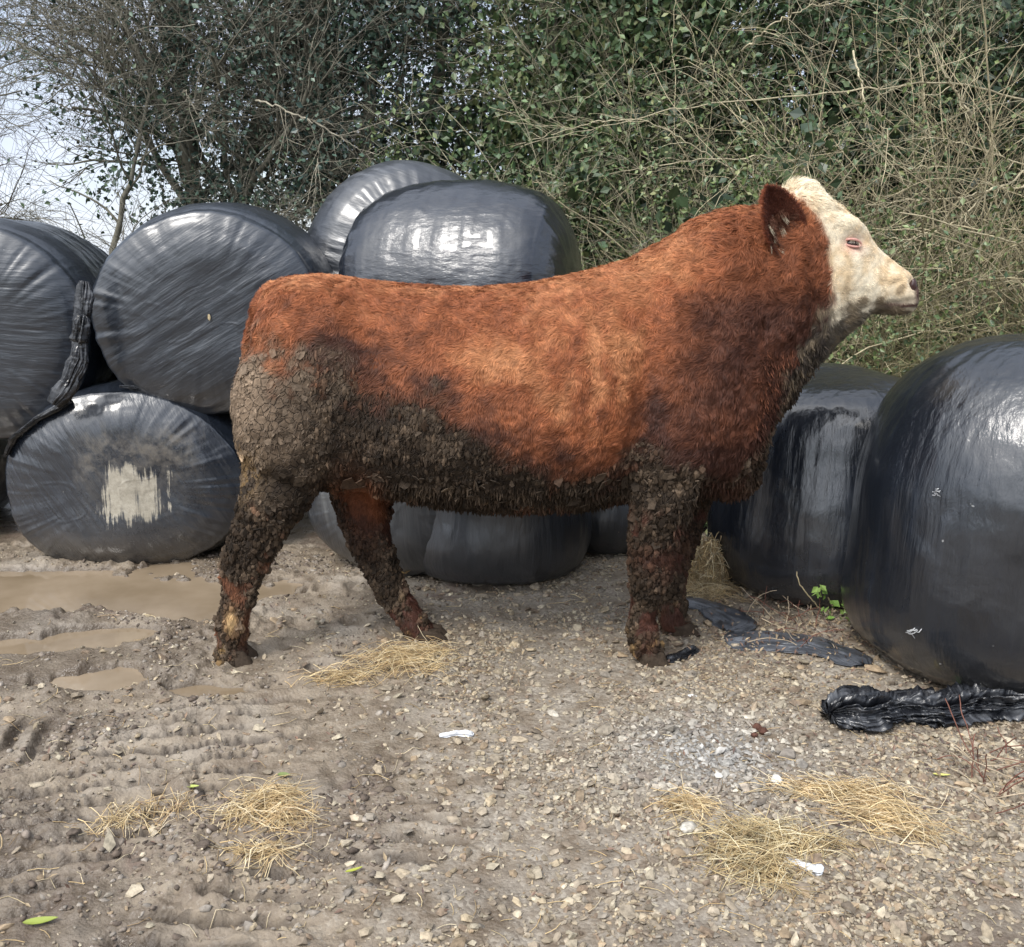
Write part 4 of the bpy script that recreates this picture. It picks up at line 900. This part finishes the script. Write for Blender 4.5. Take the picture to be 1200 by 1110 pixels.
# wrinkles at the neck, wooliness of the coat
d += .006*g(890, 400, 70, 140)*np.sin((u*.9+v*.25)/7.5+3*vn(V, 5, 2))*sidey
uu, vv = u, v
MUD_C = np.array([[265, 420], [300, 398], [345, 402], [400, 420], [440, 436], [500, 448], [550, 468], [600, 500], [650, 520], [700, 525], [730, 522], [742, 508], [758, 505], [774, 515], [800, 530], [830, 540], [856, 538], [878, 515], [895, 488], [912, 464], [930, 445], [1100, 440]])
def zones(P):
    u, v = side_uv(P); w1 = fbm(P, 9, 4, 61); w2 = fbm(P, 28, 3, 62)
    m = ss(-24, 26, v-np.interp(u, MUD_C[:, 0], MUD_C[:, 1])+w1*26+w2*12)
    leg = ss(560, 600, v)
    inner = ss(3.66, 3.74, P[:, 1])*0
    # bare reddish patches left on the legs
    bare = np.exp(-((u-428)/24)**2-((v-592)/42)**2)*1.3+.75*np.exp(-((u-770)/40)**2-((v-628)/14)**2)+np.exp(-((u-293)/6)**2-((v-700)/13)**2)*1.8+.6*np.exp(-((u-845)/26)**2-((v-560)/12)**2)
    bare += np.exp(-((u-748)/9)**2-((v-735)/26)**2)*.9 + np.exp(-((u-790)/30)**2-((v-655)/20)**2)*.5
    bare += .75*leg*ss(.10, .45, w1+.4*w2)*ss(400, 500, u)+.45*leg*ss(.25, .5, w1)
    m = m*np.clip(1-bare*(1+.6*w1), 0, 1)
    ub = np.interp(v, [205, 225, 240, 265, 300, 345, 400, 430], [908, 918, 934, 950, 959, 960, 955, 950])
    face = ss(-3, 4, u-ub+w2*5)
    jaw = ss(-10, 12, v-np.interp(u, [900, 945, 975, 1005, 1035, 1070], [430, 366, 354, 352, 356, 360])+w2*22+w1*12)
    return u, v, m, face, jaw, w1, w2
def coat(P):
    u, v, m, face, jaw, w1, w2 = zones(P)
    k = .70+.17*fbm(P, 4.5, 3, 71)+.24*fbm(P, 16, 3, 72)
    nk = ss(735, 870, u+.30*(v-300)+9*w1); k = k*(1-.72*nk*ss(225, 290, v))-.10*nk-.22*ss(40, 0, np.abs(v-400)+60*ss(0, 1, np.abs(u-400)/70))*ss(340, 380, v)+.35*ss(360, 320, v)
    k = k+.5*np.exp(-((u-590)/40)**2-((v-415)/22)**2)+.45*np.exp(-((u-720)/40)**2-((v-415)/40)**2)-.5*np.exp(-((u-415)/45)**2-((v-400)/22)**2)-.35*np.exp(-((u-520)/40)**2-((v-430)/14)**2)  # two lighter spots paint lit bumps of the flank into the coat
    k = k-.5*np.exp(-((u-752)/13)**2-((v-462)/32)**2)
    k = k-.5*ss(-48, -4, v-np.interp(u, MUD_C[:, 0], MUD_C[:, 1])+w1*18)*ss(380, 430, u)
    k = k+.25*np.sin(u/4.5+w1*2)*np.exp(-((u-690)/32)**2-((v-430)/60)**2)
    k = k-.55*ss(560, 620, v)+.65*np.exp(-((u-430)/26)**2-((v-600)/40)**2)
    k = np.clip(k, 0, 1.25)[:, None]
    dark, org, lite = np.array((.062, .024, .015)), np.array((.275, .090, .036)), np.array((.45, .195, .085))
    c = np.where(k < .7, lerp(dark, org, k/.7), lerp(org, lite, (k-.7)/.55))
    cream = lerp(np.array((.82, .72, .54)), np.array((.66, .50, .31)), np.clip(.4+.6*w2+.5*w1, 0, 1)[:, None])
    pink = np.exp(-((u-988)/13)**2-((v-288)/9)**2)[:, None]; cream = lerp(cream, np.array((.50, .20, .17)), pink*.75)
    snout = (1.3*np.exp(-((u-1067)/7)**2-((v-340)/16)**2)+.9*np.exp(-((v-(357+.02*(1060-u)))/1.8)**2)*ss(1018, 1030, u)+.7*np.exp(-((u-1040)/24)**2-((v-356)/5)**2))[:, None].clip(0, 1)
    cream = lerp(cream, np.array((.10, .055, .045)), snout)
    c = lerp(c, cream, face[:, None]); hk = np.exp(-((u-293)/7)**2-((v-700)/15)**2)[:, None].clip(0, 1); c = lerp(c, np.array((.50, .33, .16)), (hk*1.3).clip(0, 1))
    dirt = lerp(np.array((.045, .036, .028)), np.array((.22, .17, .11)), np.clip(.2+.9*w2+.2*w1, 0, 1)[:, None])
    jm = (jaw*ss(885, 925, u+w1*10))[:, None]; c = lerp(c, dirt, jm*.95)
    # mud: dried pale on the haunch, dark along flank and belly
    dry = 1.1*np.exp(-((u-300)/75)**2-((v-450)/75)**2)+.18*ss(600, 700, v)
    dry = np.clip(dry+.3*w1+.2*w2, 0, 1)[:, None]
    mc = lerp(np.array((.023, .015, .009)), np.array((.215, .155, .105)), dry)
    ochre = np.clip(ss(690, 740, v)*ss(.1, .7, w2)*.8+1.2*np.exp(-((u-300)/22)**2-((v-535)/26)**2)*(w2 > -.2), 0, .75)[:, None]; mc = lerp(mc, np.array((.20, .125, .05)), ochre)
    c = lerp(c, mc, m[:, None]); return c, m, face, jaw, u, v, w1, w2, dry[:, 0]
col, m, face, jaw, *_ = coat(V)
d += (1-m)*(1-face)*(.0035*fbm(V, 26, 3, 81)+.002*fbm(V, 60, 2, 82)) + face*.0012*fbm(V, 50, 2, 83)
d += m*(.004*fbm(V, 24, 4, 84)+.007*ss(560, 640, vv)*fbm(V, 17, 3, 85))
me.vertices.foreach_set('co', (V+N*d[:, None]).astype(np.float32).ravel()); me.update()
V, N = arr(me)
bz = 0.0; bull_loc = np.array([at(540, 500, YC)[0], YC, 0.0])
bull = thing('bull', 'red-brown beef bull with a cream face, caked in dried mud, standing side-on facing right', 'bull', tuple(bull_loc))
mb = Mat('hide'); am = mb.attr('mud', 'Fac')
nz1 = mb.noise(150, 5, .65); crk = mb.voro(34, feature='DISTANCE_TO_EDGE', v=mb.mapping((1, 1, 1))); crk2 = mb.math('MULTIPLY', mb.math('ADD', mb.mr(crk, 0, .07), mb.math('MULTIPLY', mb.sep(mb.voro(34, out='Color'))[0], 1.2)), am)
cc = mb.mix(1.0, mb.attr('tint'), mb.mr(mb.noise(55, 5, .7), .3, .7, .7, 1.25), 'MULTIPLY')
cc = mb.mix(mb.math('MULTIPLY', mb.mr(crk, .05, 0.), mb.math('MULTIPLY', am, mb.mr(mb.noise(9, 4, .6), .42, .62, 0., .6))), cc, (.03, .022, .017))
M_hide = mb.set(col=cc, rough=.8, spec=.2, norm=mb.bump(nz1, .5, .004, mb.bump(crk2, .9, .008)))
body = bpy.data.objects.new('body', me); C.objects.link(body); body.parent = bull
me.vertices.foreach_set('co', (V-bull_loc).astype(np.float32).ravel())
a = me.color_attributes.new('tint', 'FLOAT_COLOR', 'POINT'); c4 = np.ones((len(V), 4), np.float32); c4[:, :3] = col*.85; a.data.foreach_set('color', c4.ravel())
a = me.attributes.new('mud', 'FLOAT', 'POINT'); a.data.foreach_set('value', m.astype(np.float32))
me.materials.clear(); me.materials.append(M_hide)
me.polygons.foreach_set('use_smooth', np.ones(len(me.polygons), bool)); me.update()
# sample points over the hide
nf = len(me.polygons); lt = np.empty(nf, np.int32); me.polygons.foreach_get('loop_total', lt); lst = np.empty(nf, np.int32); me.polygons.foreach_get('loop_start', lst)
vi = np.empty(len(me.loops), np.int32); me.loops.foreach_get('vertex_index', vi)
ok = lt == 4; FQ = np.stack([vi[lst[ok]+k] for k in range(4)], -1)
e1 = V[FQ[:, 1]]-V[FQ[:, 0]]; e2 = V[FQ[:, 3]]-V[FQ[:, 0]]; ar = np.linalg.norm(np.cross(e1, e2), axis=1)
fc = V[FQ].mean(1); fN = N[FQ].mean(1)
weight = ar*lerp(.45, 1.0, (fN[:, 1] < .15))     # the far flank needs less
cdf = np.cumsum(weight)/weight.sum()
def sample(n, r):
    f = np.searchsorted(cdf, r.random(n)).clip(0, len(FQ)-1); a, b = r.random((n, 1)), r.random((n, 1)); q = V[FQ[f]]; qn = N[FQ[f]]
    w4 = [(1-a)*(1-b), a*(1-b), a*b, (1-a)*b]
    return sum(w*q[:, k] for k, w in enumerate(w4)), unit(sum(w*qn[:, k] for k, w in enumerate(w4)))
r = np.random.default_rng(5)
n = 430000
P, Nn = sample(n, r); c, m, face, jaw, u, v, w1, w2, dry = coat(P)
keep = r.random(n) < lerp(1, .10, m**.5)*np.where(v > 735, 0, 1)
keep &= ~((np.abs(u-987) < 9) & (np.abs(v-286) < 5)) & (u < 1062)
P, Nn, c, m, face, jaw, u, v, w1, w2, dry = [q[keep] for q in (P, Nn, c, m, face, jaw, u, v, w1, w2, dry)]
n = len(P)
neck = ss(740, 850, u)*(1-face); poll = face*ss(262, 235, v)
L = lerp(.020, .029, neck); L = lerp(L, .010, face); L = L+poll*.022+face*jaw*.028*r.random(n); L = lerp(L, .020, m); L = L*r.uniform(.7, 1.25, n)
legz = ss(570, 620, v)
D = np.stack([-.75-.2*neck, np.zeros(n), -.55-.3*neck], -1); D = lerp(D, np.array([.0, 0, -1.]), legz[:, None]); D = lerp(D, np.array([.85, 0, -.5]), face[:, None])
D[:, 2] -= .8*ss(.2, .8, np.abs(Nn[:, 1]))*(1-face)*ss(350, 450, v)
# the coat lies in whorls and locks: neighbouring hairs turn together
q1 = np.stack([vn(P, 13, 91), vn(P, 13, 92), vn(P, 13, 93)], -1); q2 = np.stack([vn(P, 38, 94), vn(P, 38, 95), vn(P, 38, 96)], -1)
D = D+q1*lerp(.75, .35, face)[:, None]+q2*lerp(1.15, .55, face)[:, None]+r.normal(0, .16, (n, 3))
D = unit(D-Nn*(D*Nn).sum(1, keepdims=True))
lift = lerp(.42, .25, face)+poll*.3+.22*vn(P, 30, 97)
B2 = np.cross(D, Nn)
K = 4; t = np.linspace(0, 1, K)
curl = vn(P, 24, 98)*.9+r.normal(0, .15, n)
pts = np.empty((n, K, 3))
for k, tk in enumerate(t):
    pts[:, k] = P-Nn*.001+L[:, None]*(Nn*(lift*math.sin(tk*2.2)*.75)[:, None]+D*tk*.95+B2*(curl*tk*tk*.7)[:, None])
wd = lerp(.00095, .0006, face)[:, None]*r.uniform(.7, 1.3, (n, 1))
side = unit(B2+Nn*r.normal(0, .35, (n, 1)))
VV = np.empty((n, 7, 3))
for k in range(3):
    w_ = wd*(1.15-.28*k); VV[:, 2*k] = pts[:, k]-side*w_; VV[:, 2*k+1] = pts[:, k]+side*w_
VV[:, 6] = pts[:, 3]
o7 = (np.arange(n)*7)[:, None]
Q = np.concatenate([np.array([[0, 1, 3, 2]])+o7, np.array([[2, 3, 5, 4]])+o7]); T = np.array([[4, 5, 6]])+o7
shade = r.uniform(.72, 1.30, (n, 1))*(1+.22*vn(P, 55, 99))[:, None]
mk('fur', VV.reshape(-1, 3)-bull_loc, Q, T, M_fur, bull, col=np.repeat(c*shade, 7, 0))
# ---- scales and dags of dried mud
def flakes(n, r, sel, size, lift=.003, tilt=.35, dark=1.0, elong=1.0, th=.0025, hang=0.):
    P, Nn = sample(n, r); c, m, face, jaw, u, v, w1, w2, dry = coat(P)
    k = sel(u, v, m, r, P, w1) ; P, Nn, c, dry = P[k], Nn[k], c[k], dry[k]; n = len(P)
    nn = unit(Nn+r.normal(0, tilt, (n, 3))); t1 = unit(np.cross(nn, r.normal(size=(n, 3))*.4+np.array([1., 0, 0]))); t2 = np.cross(nn, t1)
    # t1 runs up and down
    s = size(n, u[k], v[k]); M = 6; a = np.linspace(0, 2*PI, M, endpoint=False)[None]+r.uniform(0, 6, (n, 1)); rad = r.uniform(.40, 1.35, (n, M))*s[:, None]
    lo = P+nn*lift+np.array([0, 0, -1.])*hang*s[:, None]
    cu = r.uniform(-.1, .35, (n, 1, 1))
    ring = lo[:, None]+t1[:, None]*(np.cos(a)*rad)[..., None]*elong+t2[:, None]*(np.sin(a)*rad)[..., None]+nn[:, None]*cu*rad[..., None]*r.uniform(.3, 1.4, (n, M, 1))
    bot = ring-nn[:, None]*th*1.4; cen = lo+nn*s[:, None]*.06
    VV = np.concatenate([cen[:, None], ring, bot], 1); j = np.arange(M); kx = (j+1) % M
    o = (np.arange(n)*(2*M+1))[:, None, None]
    T = (np.stack([np.zeros(M, int), 1+j, 1+kx], -1)[None]+o).reshape(-1, 3); Q = (np.stack([1+kx, 1+j, 1+M+j, 1+M+kx], -1)[None]+o).reshape(-1, 4)
    cc = c*dark*r.uniform(.65, 1.15, (n, 1))*np.where(r.random((n, 1)) < .07, 1.9, 1.); lum = cc.mean(1, keepdims=True); cc = lerp(cc, lum*np.array([1.28, .96, .68]), .65)
    return VV.reshape(-1, 3), Q, T, np.repeat(cc, 2*M+1, 0)
B = Bag(); r = np.random.default_rng(9)
P_low = lambda u, v: v < 800
def put(*a, **k):
    V_, Q_, T_, c_ = flakes(*a, **k); B.add(V_, Q_, T_, c_)
put(60000, r, lambda u, v, m, r, P, w: (m > .55) & (v < 600) & (u < 740) & (m > .35+.6*r.random(len(u))) & (r.random(len(u)) < .22*ss(-.4, .4, w+.1)), lambda n, u, v: np.exp(r.normal(math.log(.0052), .45, n)).clip(0, .015), tilt=.38, dark=1.05, elong=1.45)
put(26000, r, lambda u, v, m, r, P, w: (m > .7) & (u < 400) & (v < 580) & (r.random(len(u)) < .10), lambda n, u, v: np.exp(r.normal(math.log(.013), .4, n)).clip(0, .030), tilt=.08, lift=.0015, dark=1.1)
put(60000, r, lambda u, v, m, r, P, w: (m > .5) & (v > 560) & (P[:, 2] < .92) & (r.random(len(u)) < .16), lambda n, u, v: np.exp(r.normal(math.log(.0080), .45, n)).clip(0, .02), tilt=.55, lift=.004, dark=1.1)
put(50000, r, lambda u, v, m, r, P, w: (m > .5) & (u > 420) & (u < 760) & (v > 535) & (v < 610) & (r.random(len(u)) < .08), lambda n, u, v: np.exp(r.normal(math.log(.012), .5, n)).clip(0, .032), tilt=.40, lift=.006, dark=1.6, elong=1.2)
put(50000, r, lambda u, v, m, r, P, w: (m > .4) & (u > 732) & (u < 935) & (v > 450) & (v < 610) & (r.random(len(u)) < .20), lambda n, u, v: np.exp(r.normal(math.log(.0080), .5, n)).clip(0, .024), tilt=.4, lift=.004, dark=1.9)

def clods(n, sel, size, hang=1.5):
    P, Nn = sample(n, r); c, m, face, jaw, u, v, w1, w2, dry = coat(P); k = sel(u, v, m, w1); P, Nn, c = P[k], Nn[k], c[k]; n = len(P)
    s_ = np.exp(r.normal(math.log(size), .45, n)).clip(0, size*2.4)
    X = ICO_V[None]*(1+.30*r.normal(size=(n, 12, 1)).clip(-1.5, 1.5))*s_[:, None, None]*np.array([1, 1, hang]); a = r.uniform(0, 6.28, n); ca, sa = np.cos(a)[:, None], np.sin(a)[:, None]
    X = np.stack([X[:, :, 0]*ca-X[:, :, 1]*sa, X[:, :, 0]*sa+X[:, :, 1]*ca, X[:, :, 2]], -1)+(P+Nn*s_[:, None]*.35)[:, None]
    c = c*r.uniform(.65, 1.6, (n, 1)); T_ = (ICO_T[None]+(np.arange(n)*12)[:, None, None]).reshape(-1, 3); B.add(X.reshape(-1, 3), None, T_, np.repeat(c, 12, 0))
clods(110000, lambda u, v, m, w: (m > .45) & (v > 575) & (P_low(u, v)) & (r.random(len(u)) < .55), .0050)
clods(60000, lambda u, v, m, w: (m > .5) & (v <= 600) & (u > 385) & (u < 740) & (w > -.35) & (r.random(len(u)) < .45), .0040, 2.1)
clods(30000, lambda u, v, m, w: (m > .5) & (v > 480) & (v <= 600) & (u > 740) & (u < 930) & (r.random(len(u)) < .35), .0060, 1.6)
Vf = np.concatenate(B.V)-bull_loc
tag(mk('mud_crust', Vf, np.concatenate(B.Q), np.concatenate(B.T), M_flake, bull, col=np.concatenate(B.c), smooth=False), 'dried mud scales caked over legs, haunch and belly', kind='stuff')
# dags: mud-matted locks hanging under belly, brisket and behind the legs
P, Nn = sample(90000, r); c, m, face, jaw, u, v, *_ = coat(P)
belly = (Nn[:, 2] < -.25) & (v > 545) & (v < 620) & (u > 440) & (u < 900); fringe = (u > 865) & (u < 960) & (v > 400) & (Nn[:, 0] > .3) & (face < .6)
legb = (v > 600) & (v < 740) & (m > .4) & (np.abs(Nn[:, 0]) > .6)
sel = (belly & (r.random(len(u)) < .45)) | (fringe & (r.random(len(u)) < .7)) | (legb & (r.random(len(u)) < .12)); P, Nn, c = P[sel], Nn[sel], c[sel]; n = len(P)
Ld = r.uniform(.012, .040, n)*np.where(legb[sel], .6, 1); q = vn(P, 30, 5)
Pp = P[:, None]-Nn[:, None]*.004+(Ld[:, None]*np.linspace(0, 1, 5)[None])[..., None]*unit(Nn*.45+np.array([-.1, 0, -1.])+r.normal(0, .22, (n, 3)))[:, None]
V_, Q_ = tubes(Pp, (r.uniform(.0025, .006, (n, 1))*np.array([1, 1, .85, .6, .15])[None]), 5)
V_ = V_+.0015*np.stack([vn(V_, 150, 1), vn(V_, 150, 2), vn(V_, 150, 3)], -1)
tag(mk('mud_dags', V_-bull_loc, Q_, None, M_flake, bull, col=np.repeat(c*r.uniform(.6, 1.5, (n, 1)), 25, 0)), kind='stuff')
# hooves
def hoof(u, v, y, toe=1.0, s=1.0):
    p = at(u, v, y); gz = hz(p[0], p[1]); bag = Bag()
    for k in (-1, 1):
        a = np.linspace(0, 2*PI, 30, endpoint=False); hh = np.linspace(0, 1, 10); Aa, Hh = np.meshgrid(a, hh)
        rx = (.058-.012*Hh)*s; ry = (.029-.006*Hh)*s
        x = np.cos(Aa)*rx+toe*.022*(1-Hh)+np.where(np.cos(Aa)*toe > 0, .008*toe*(1-Hh), 0); yy = np.sin(Aa)*ry+k*.031*s; z = Hh*.055
        Vh = np.stack([p[0]+x, y+yy, gz-.012+z], -1); Vh = Vh+.005*fbm(Vh.reshape(-1, 3), 45, 3, 3).reshape(Hh.shape)[..., None]
        V3 = Vh.reshape(-1, 3); top = Vh[-1].mean(0)+np.array([0, 0, .006]); q = grid_quads(10, 30, True); j = np.arange(30)
        t_ = np.stack([270+j, 270+(j+1) % 30, np.full(30, 300)], -1)
        bag.add(np.concatenate([V3, top[None]]), q, t_, np.array((.045, .032, .022)))
    mk('hoof', np.concatenate(bag.V)-bull_loc, np.concatenate(bag.Q), np.concatenate(bag.T), M_flake, bull, col=np.concatenate(bag.c))
for uvy in ((274, 768, 3.50), (503, 744, 3.72), (760, 762, 3.49), (797, 736, 3.80)): hoof(*uvy)
# eyes under pale lids
M_eye = m_simple('eye_wet', (.02, .012, .01), .08, 5, 0, (.03, .015, .012))
M_lid = m_simple('eye_rim', (.58, .33, .27), .4, 60, .4, (.44, .20, .17))
for s in (-1, 1):
    c0 = at(987, 286, YC); near = np.abs(V[:, 0]-c0[0])+np.abs(V[:, 2]-c0[2]) < .02; yy = V[near][:, 1]; ys_ = yy.min() if s < 0 else yy.max()
    ce = np.array([c0[0], ys_-s*.0150, c0[2]]); Ve, Qe = blob(.021, 1, (1.25, .9, .8), 0.0, 32)
    ey = mk('eye', Ve+ce-bull_loc, Qe, None, M_eye, bull)
    for k, (amp, rr_) in enumerate(((.0150, .0046), (-.0105, .0040))):
        t = np.linspace(0, PI, 22); x = -np.cos(t)*.031; zc = np.sin(t)*amp
        Pl = np.stack([ce[0]+x, np.full(22, ys_+s*.003)-s*(x/.031)**2*.008, ce[2]+zc-.15*x], -1)[None]; Vl, Ql = tubes(Pl, (rr_*(np.sin(t)*.6+.5))[None], 8)
        mk('eyelid', Vl-bull_loc, Ql, None, M_lid, ey)
    # pale lashes
    k = 14; x = r.uniform(-.027, .027, k); p0 = np.stack([ce[0]+x, np.full(k, ys_+s*.006), ce[2]+.012*(1-(x/.026)**2)-.15*x], -1)
    d0 = np.stack([x*8, np.full(k, s*.7), np.full(k, -.9)], -1); Pl = wander(p0, d0, r.uniform(.010, .018, k), 5, .05, .12, r); Vl, Ql = tubes(Pl, np.full((k, 5), .0003), 3)
    mk('eyelash', Vl-bull_loc, Ql, None, M_fur, ey, col=np.tile(np.array((.7, .6, .45)), (len(Vl), 1)))
# nostrils
M_nost = m_simple('nostril_skin', (.05, .02, .018), .35, 60, .4)
for s in (-1, 1):
    c0 = at(1060, 334, YC); near = np.abs(V[:, 0]-c0[0])+np.abs(V[:, 2]-c0[2]) < .02; yy = V[near][:, 1]; c0[1] = (yy.min() if s < 0 else yy.max())-s*.004; Ve, Qe = blob(.017, 2, (.8, .6, 1.3), .12, 24); mk('nostril', Ve+c0-bull_loc, Qe, None, M_nost, bull)
# ears: a cupped leaf with furred rim
def ear(s):
    base = at(925, 296, YC+s*.13); tip = at(901, 221, YC+s*.21); ax = tip-base; Le = np.linalg.norm(ax); ax = ax/Le
    nrm = unit(np.array([.36, s*.93, -.05])); nrm = unit(nrm-ax*(ax@nrm)); wv = np.cross(ax, nrm)
    nS, nQ = 40, 25; S, Qv = np.meshgrid(np.linspace(0, 1, nS), np.linspace(-1, 1, nQ), indexing='ij')
    W = .084*(np.sin(PI*np.clip(S*.90+.10, 0, 1))**.55)*(1-.22*S); cup = .055*(Qv**2)*(1-.4*S)*np.sin(PI*np.clip(S*.8+.2, 0, 1))**.5
    G_ = base+ax*(S*Le)[..., None]+wv*(Qv*W)[..., None]+nrm*(cup-.02+.02*S*S)[..., None]
    bk = G_-nrm*(.007*(1-Qv**2*.7))[..., None]
    V1, V2 = G_.reshape(-1, 3), bk.reshape(-1, 3); q = grid_quads(nS, nQ); Qa = np.concatenate([q, q[:, ::-1]+nS*nQ])
    i0 = np.arange(nS-1)*nQ; e = []
    for j in (0, nQ-1): e.append(np.stack([i0+j, i0+nQ+j, i0+nQ+j+nS*nQ, i0+j+nS*nQ], -1))
    j = np.arange(nQ-1)+(nS-1)*nQ; e.append(np.stack([j, j+1, j+1+nS*nQ, j+nS*nQ], -1))
    Qa = np.concatenate([Qa]+e); c1 = np.tile(np.array((.15, .055, .034)), (len(V1), 1)); c2 = np.tile(np.array((.20, .06, .03)), (len(V2), 1))
    eo = mk('ear', np.concatenate([V1, V2])-bull_loc, Qa, None, M_hide, bull, col=np.concatenate([c1, c2]))
    # ear fur: back, rim and the pale tufts inside
    n = 15000; f = r.integers(0, nS*nQ, n); back = r.random(n) < .6; P = np.where(back[:, None], V2[f], V1[f])+r.normal(0, .0022, (n, 3)); Sf = S.ravel()[f]; Qf = Qv.ravel()[f]
    nd = np.where(back[:, None], -nrm, nrm); D = unit(ax+wv*(Qf*.5)[:, None]*1.0+r.normal(0, .25, (n, 3))+nd*.45); L = r.uniform(.008, .018, n)*(1+.5*(np.abs(Qf) > .85))
    cc = np.where(back[:, None], np.array((.24, .072, .034)), np.array((.13, .045, .03)))*r.uniform(.6, 1.3, (n, 1))
    k = 1500; f = r.choice(np.where((S.ravel() < .62) & (S.ravel() > .1) & (np.abs(Qv.ravel()+.1) < .75))[0], k); Pt = V1[f]; lk = (np.floor(S.ravel()[f]*14)*7+np.floor(Qv.ravel()[f]*5)).astype(int) % 97; ld = r.normal(0, .55, (97, 3))[lk]; Dt = unit(-ax*.5+nrm*.9-wv*.1+ld+r.normal(0, .10, (k, 3))); Lt = r.uniform(.02, .045, k)
    ct = np.where((lk % 5 < 1)[:, None], np.array((.60, .52, .38)), np.array((.15, .065, .04)))*r.uniform(.7, 1.1, (k, 1))
    P = np.concatenate([P, Pt]); D = np.concatenate([D, Dt]); L = np.concatenate([L, Lt]); cc = np.concatenate([cc, ct]); n = len(P)
    pts = P[:, None]+D[:, None]*(L[:, None]*np.linspace(0, 1, 4)[None])[..., None]; pts[:, :, 2] -= (L[:, None]*np.linspace(0, 1, 4)[None]**2)*.25
    Vh, Qh = tubes(pts, np.full((n, 1), .0008)*np.array([[1, .9, .6, .15]]), 3)
    mk('ear_fur', Vh-bull_loc, Qh, None, M_fur, eo, col=np.repeat(cc, 12, 0))
ear(-1); ear(1)
# ------------------------------------------------------------------ daylight, sky, camera
world = bpy.data.worlds.new('World'); bpy.context.scene.world = world; world.use_nodes = True; nt = world.node_tree
bg = nt.nodes['Background']; EL, AZ = R_(52), R_(-145)      # sun: azimuth measured from +Y towards +X
sky = nt.nodes.new('ShaderNodeTexSky'); sky.sky_type = 'NISHITA'; sky.sun_disc = False; sky.sun_elevation = EL; sky.sun_rotation = AZ
tc = nt.nodes.new('ShaderNodeTexCoord'); mp = nt.nodes.new('ShaderNodeMapping'); mp.inputs['Scale'].default_value = (1, 1, 2.2)
no = nt.nodes.new('ShaderNodeTexNoise'); no.inputs['Scale'].default_value = 2.3; no.inputs['Detail'].default_value = 6; no.inputs['Roughness'].default_value = .58; no.inputs['Distortion'].default_value = .4
r1 = nt.nodes.new('ShaderNodeMapRange'); r1.inputs[1].default_value = .36; r1.inputs[2].default_value = .60; r1.inputs[3].default_value = .45; r1.inputs[4].default_value = 1.0
r2 = nt.nodes.new('ShaderNodeMapRange'); r2.inputs[1].default_value = .38; r2.inputs[2].default_value = .70; r2.inputs[3].default_value = 0; r2.inputs[4].default_value = 1
no2 = nt.nodes.new('ShaderNodeTexNoise'); no2.inputs['Scale'].default_value = 3.6; no2.inputs['Detail'].default_value = 5
cm = nt.nodes.new('ShaderNodeMix'); cm.data_type = 'RGBA'; cm.inputs[6].default_value = (4.2, 4.8, 5.9, 1); cm.inputs[7].default_value = (6.5, 6.8, 7.5, 1)
mx = nt.nodes.new('ShaderNodeMix'); mx.data_type = 'RGBA'
L_ = nt.links.new
L_(tc.outputs['Generated'], mp.inputs[0]); L_(mp.outputs[0], no.inputs['Vector']); L_(mp.outputs[0], no2.inputs['Vector'])
L_(no.outputs['Fac'], r1.inputs[0]); L_(no2.outputs['Fac'], r2.inputs[0]); L_(r2.outputs[0], cm.inputs[0])
L_(r1.outputs[0], mx.inputs[0]); L_(sky.outputs[0], mx.inputs[6]); L_(cm.outputs[2], mx.inputs[7]); 
gl = nt.nodes.new('ShaderNodeVectorMath'); gl.operation = 'DOT_PRODUCT'; gl.inputs[1].default_value = (math.sin(AZ)*math.cos(EL), math.cos(AZ)*math.cos(EL), math.sin(EL))
nv = nt.nodes.new('ShaderNodeVectorMath'); nv.operation = 'NORMALIZE'; L_(tc.outputs['Generated'], nv.inputs[0]); L_(nv.outputs[0], gl.inputs[0])
gp_ = nt.nodes.new('ShaderNodeMath'); gp_.operation = 'POWER'; gm_ = nt.nodes.new('ShaderNodeMath'); gm_.operation = 'MAXIMUM'; gm_.inputs[1].default_value = 0
L_(gl.outputs['Value'], gm_.inputs[0]); L_(gm_.outputs[0], gp_.inputs[0]); gp_.inputs[1].default_value = 4
ga = nt.nodes.new('ShaderNodeMix'); ga.data_type = 'RGBA'; ga.blend_type = 'ADD'; gc = nt.nodes.new('ShaderNodeMix'); gc.data_type = 'RGBA'   # thin bright cloud round the sun
gc.inputs[6].default_value = (0, 0, 0, 1); gc.inputs[7].default_value = (17, 16.8, 16.4, 1); L_(gp_.outputs[0], gc.inputs[0])
ga.inputs[0].default_value = 1; L_(mx.outputs[2], ga.inputs[6]); L_(gc.outputs[2], ga.inputs[7]); L_(ga.outputs[2], bg.inputs['Color'])
bg.inputs['Strength'].default_value = .115
sl = bpy.data.lights.new('sun', 'SUN'); sl.energy = 1.55; sl.angle = R_(12); sl.color = (1, .955, .89)
so = bpy.data.objects.new('sun', sl); C.objects.link(so)
sd = Vector((math.sin(AZ)*math.cos(EL), math.cos(AZ)*math.cos(EL), math.sin(EL))); so.rotation_euler = sd.to_track_quat('Z', 'Y').to_euler(); so.location = sd*20
cd = bpy.data.cameras.new('camera'); cam = bpy.data.objects.new('camera', cd); C.objects.link(cam); cam.location = (0, 0, 1.5); cam.rotation_euler = (PI/2-TH, 0, 0)
cd.sensor_width = 36; cd.lens = F/1200*36; cd.clip_end = 2000; cd.clip_start = .05
sc = bpy.context.scene; sc.camera = cam
sc.view_settings.view_transform = 'Standard'; sc.view_settings.look = 'None'; sc.view_settings.exposure = .64; sc.view_settings.gamma = 1
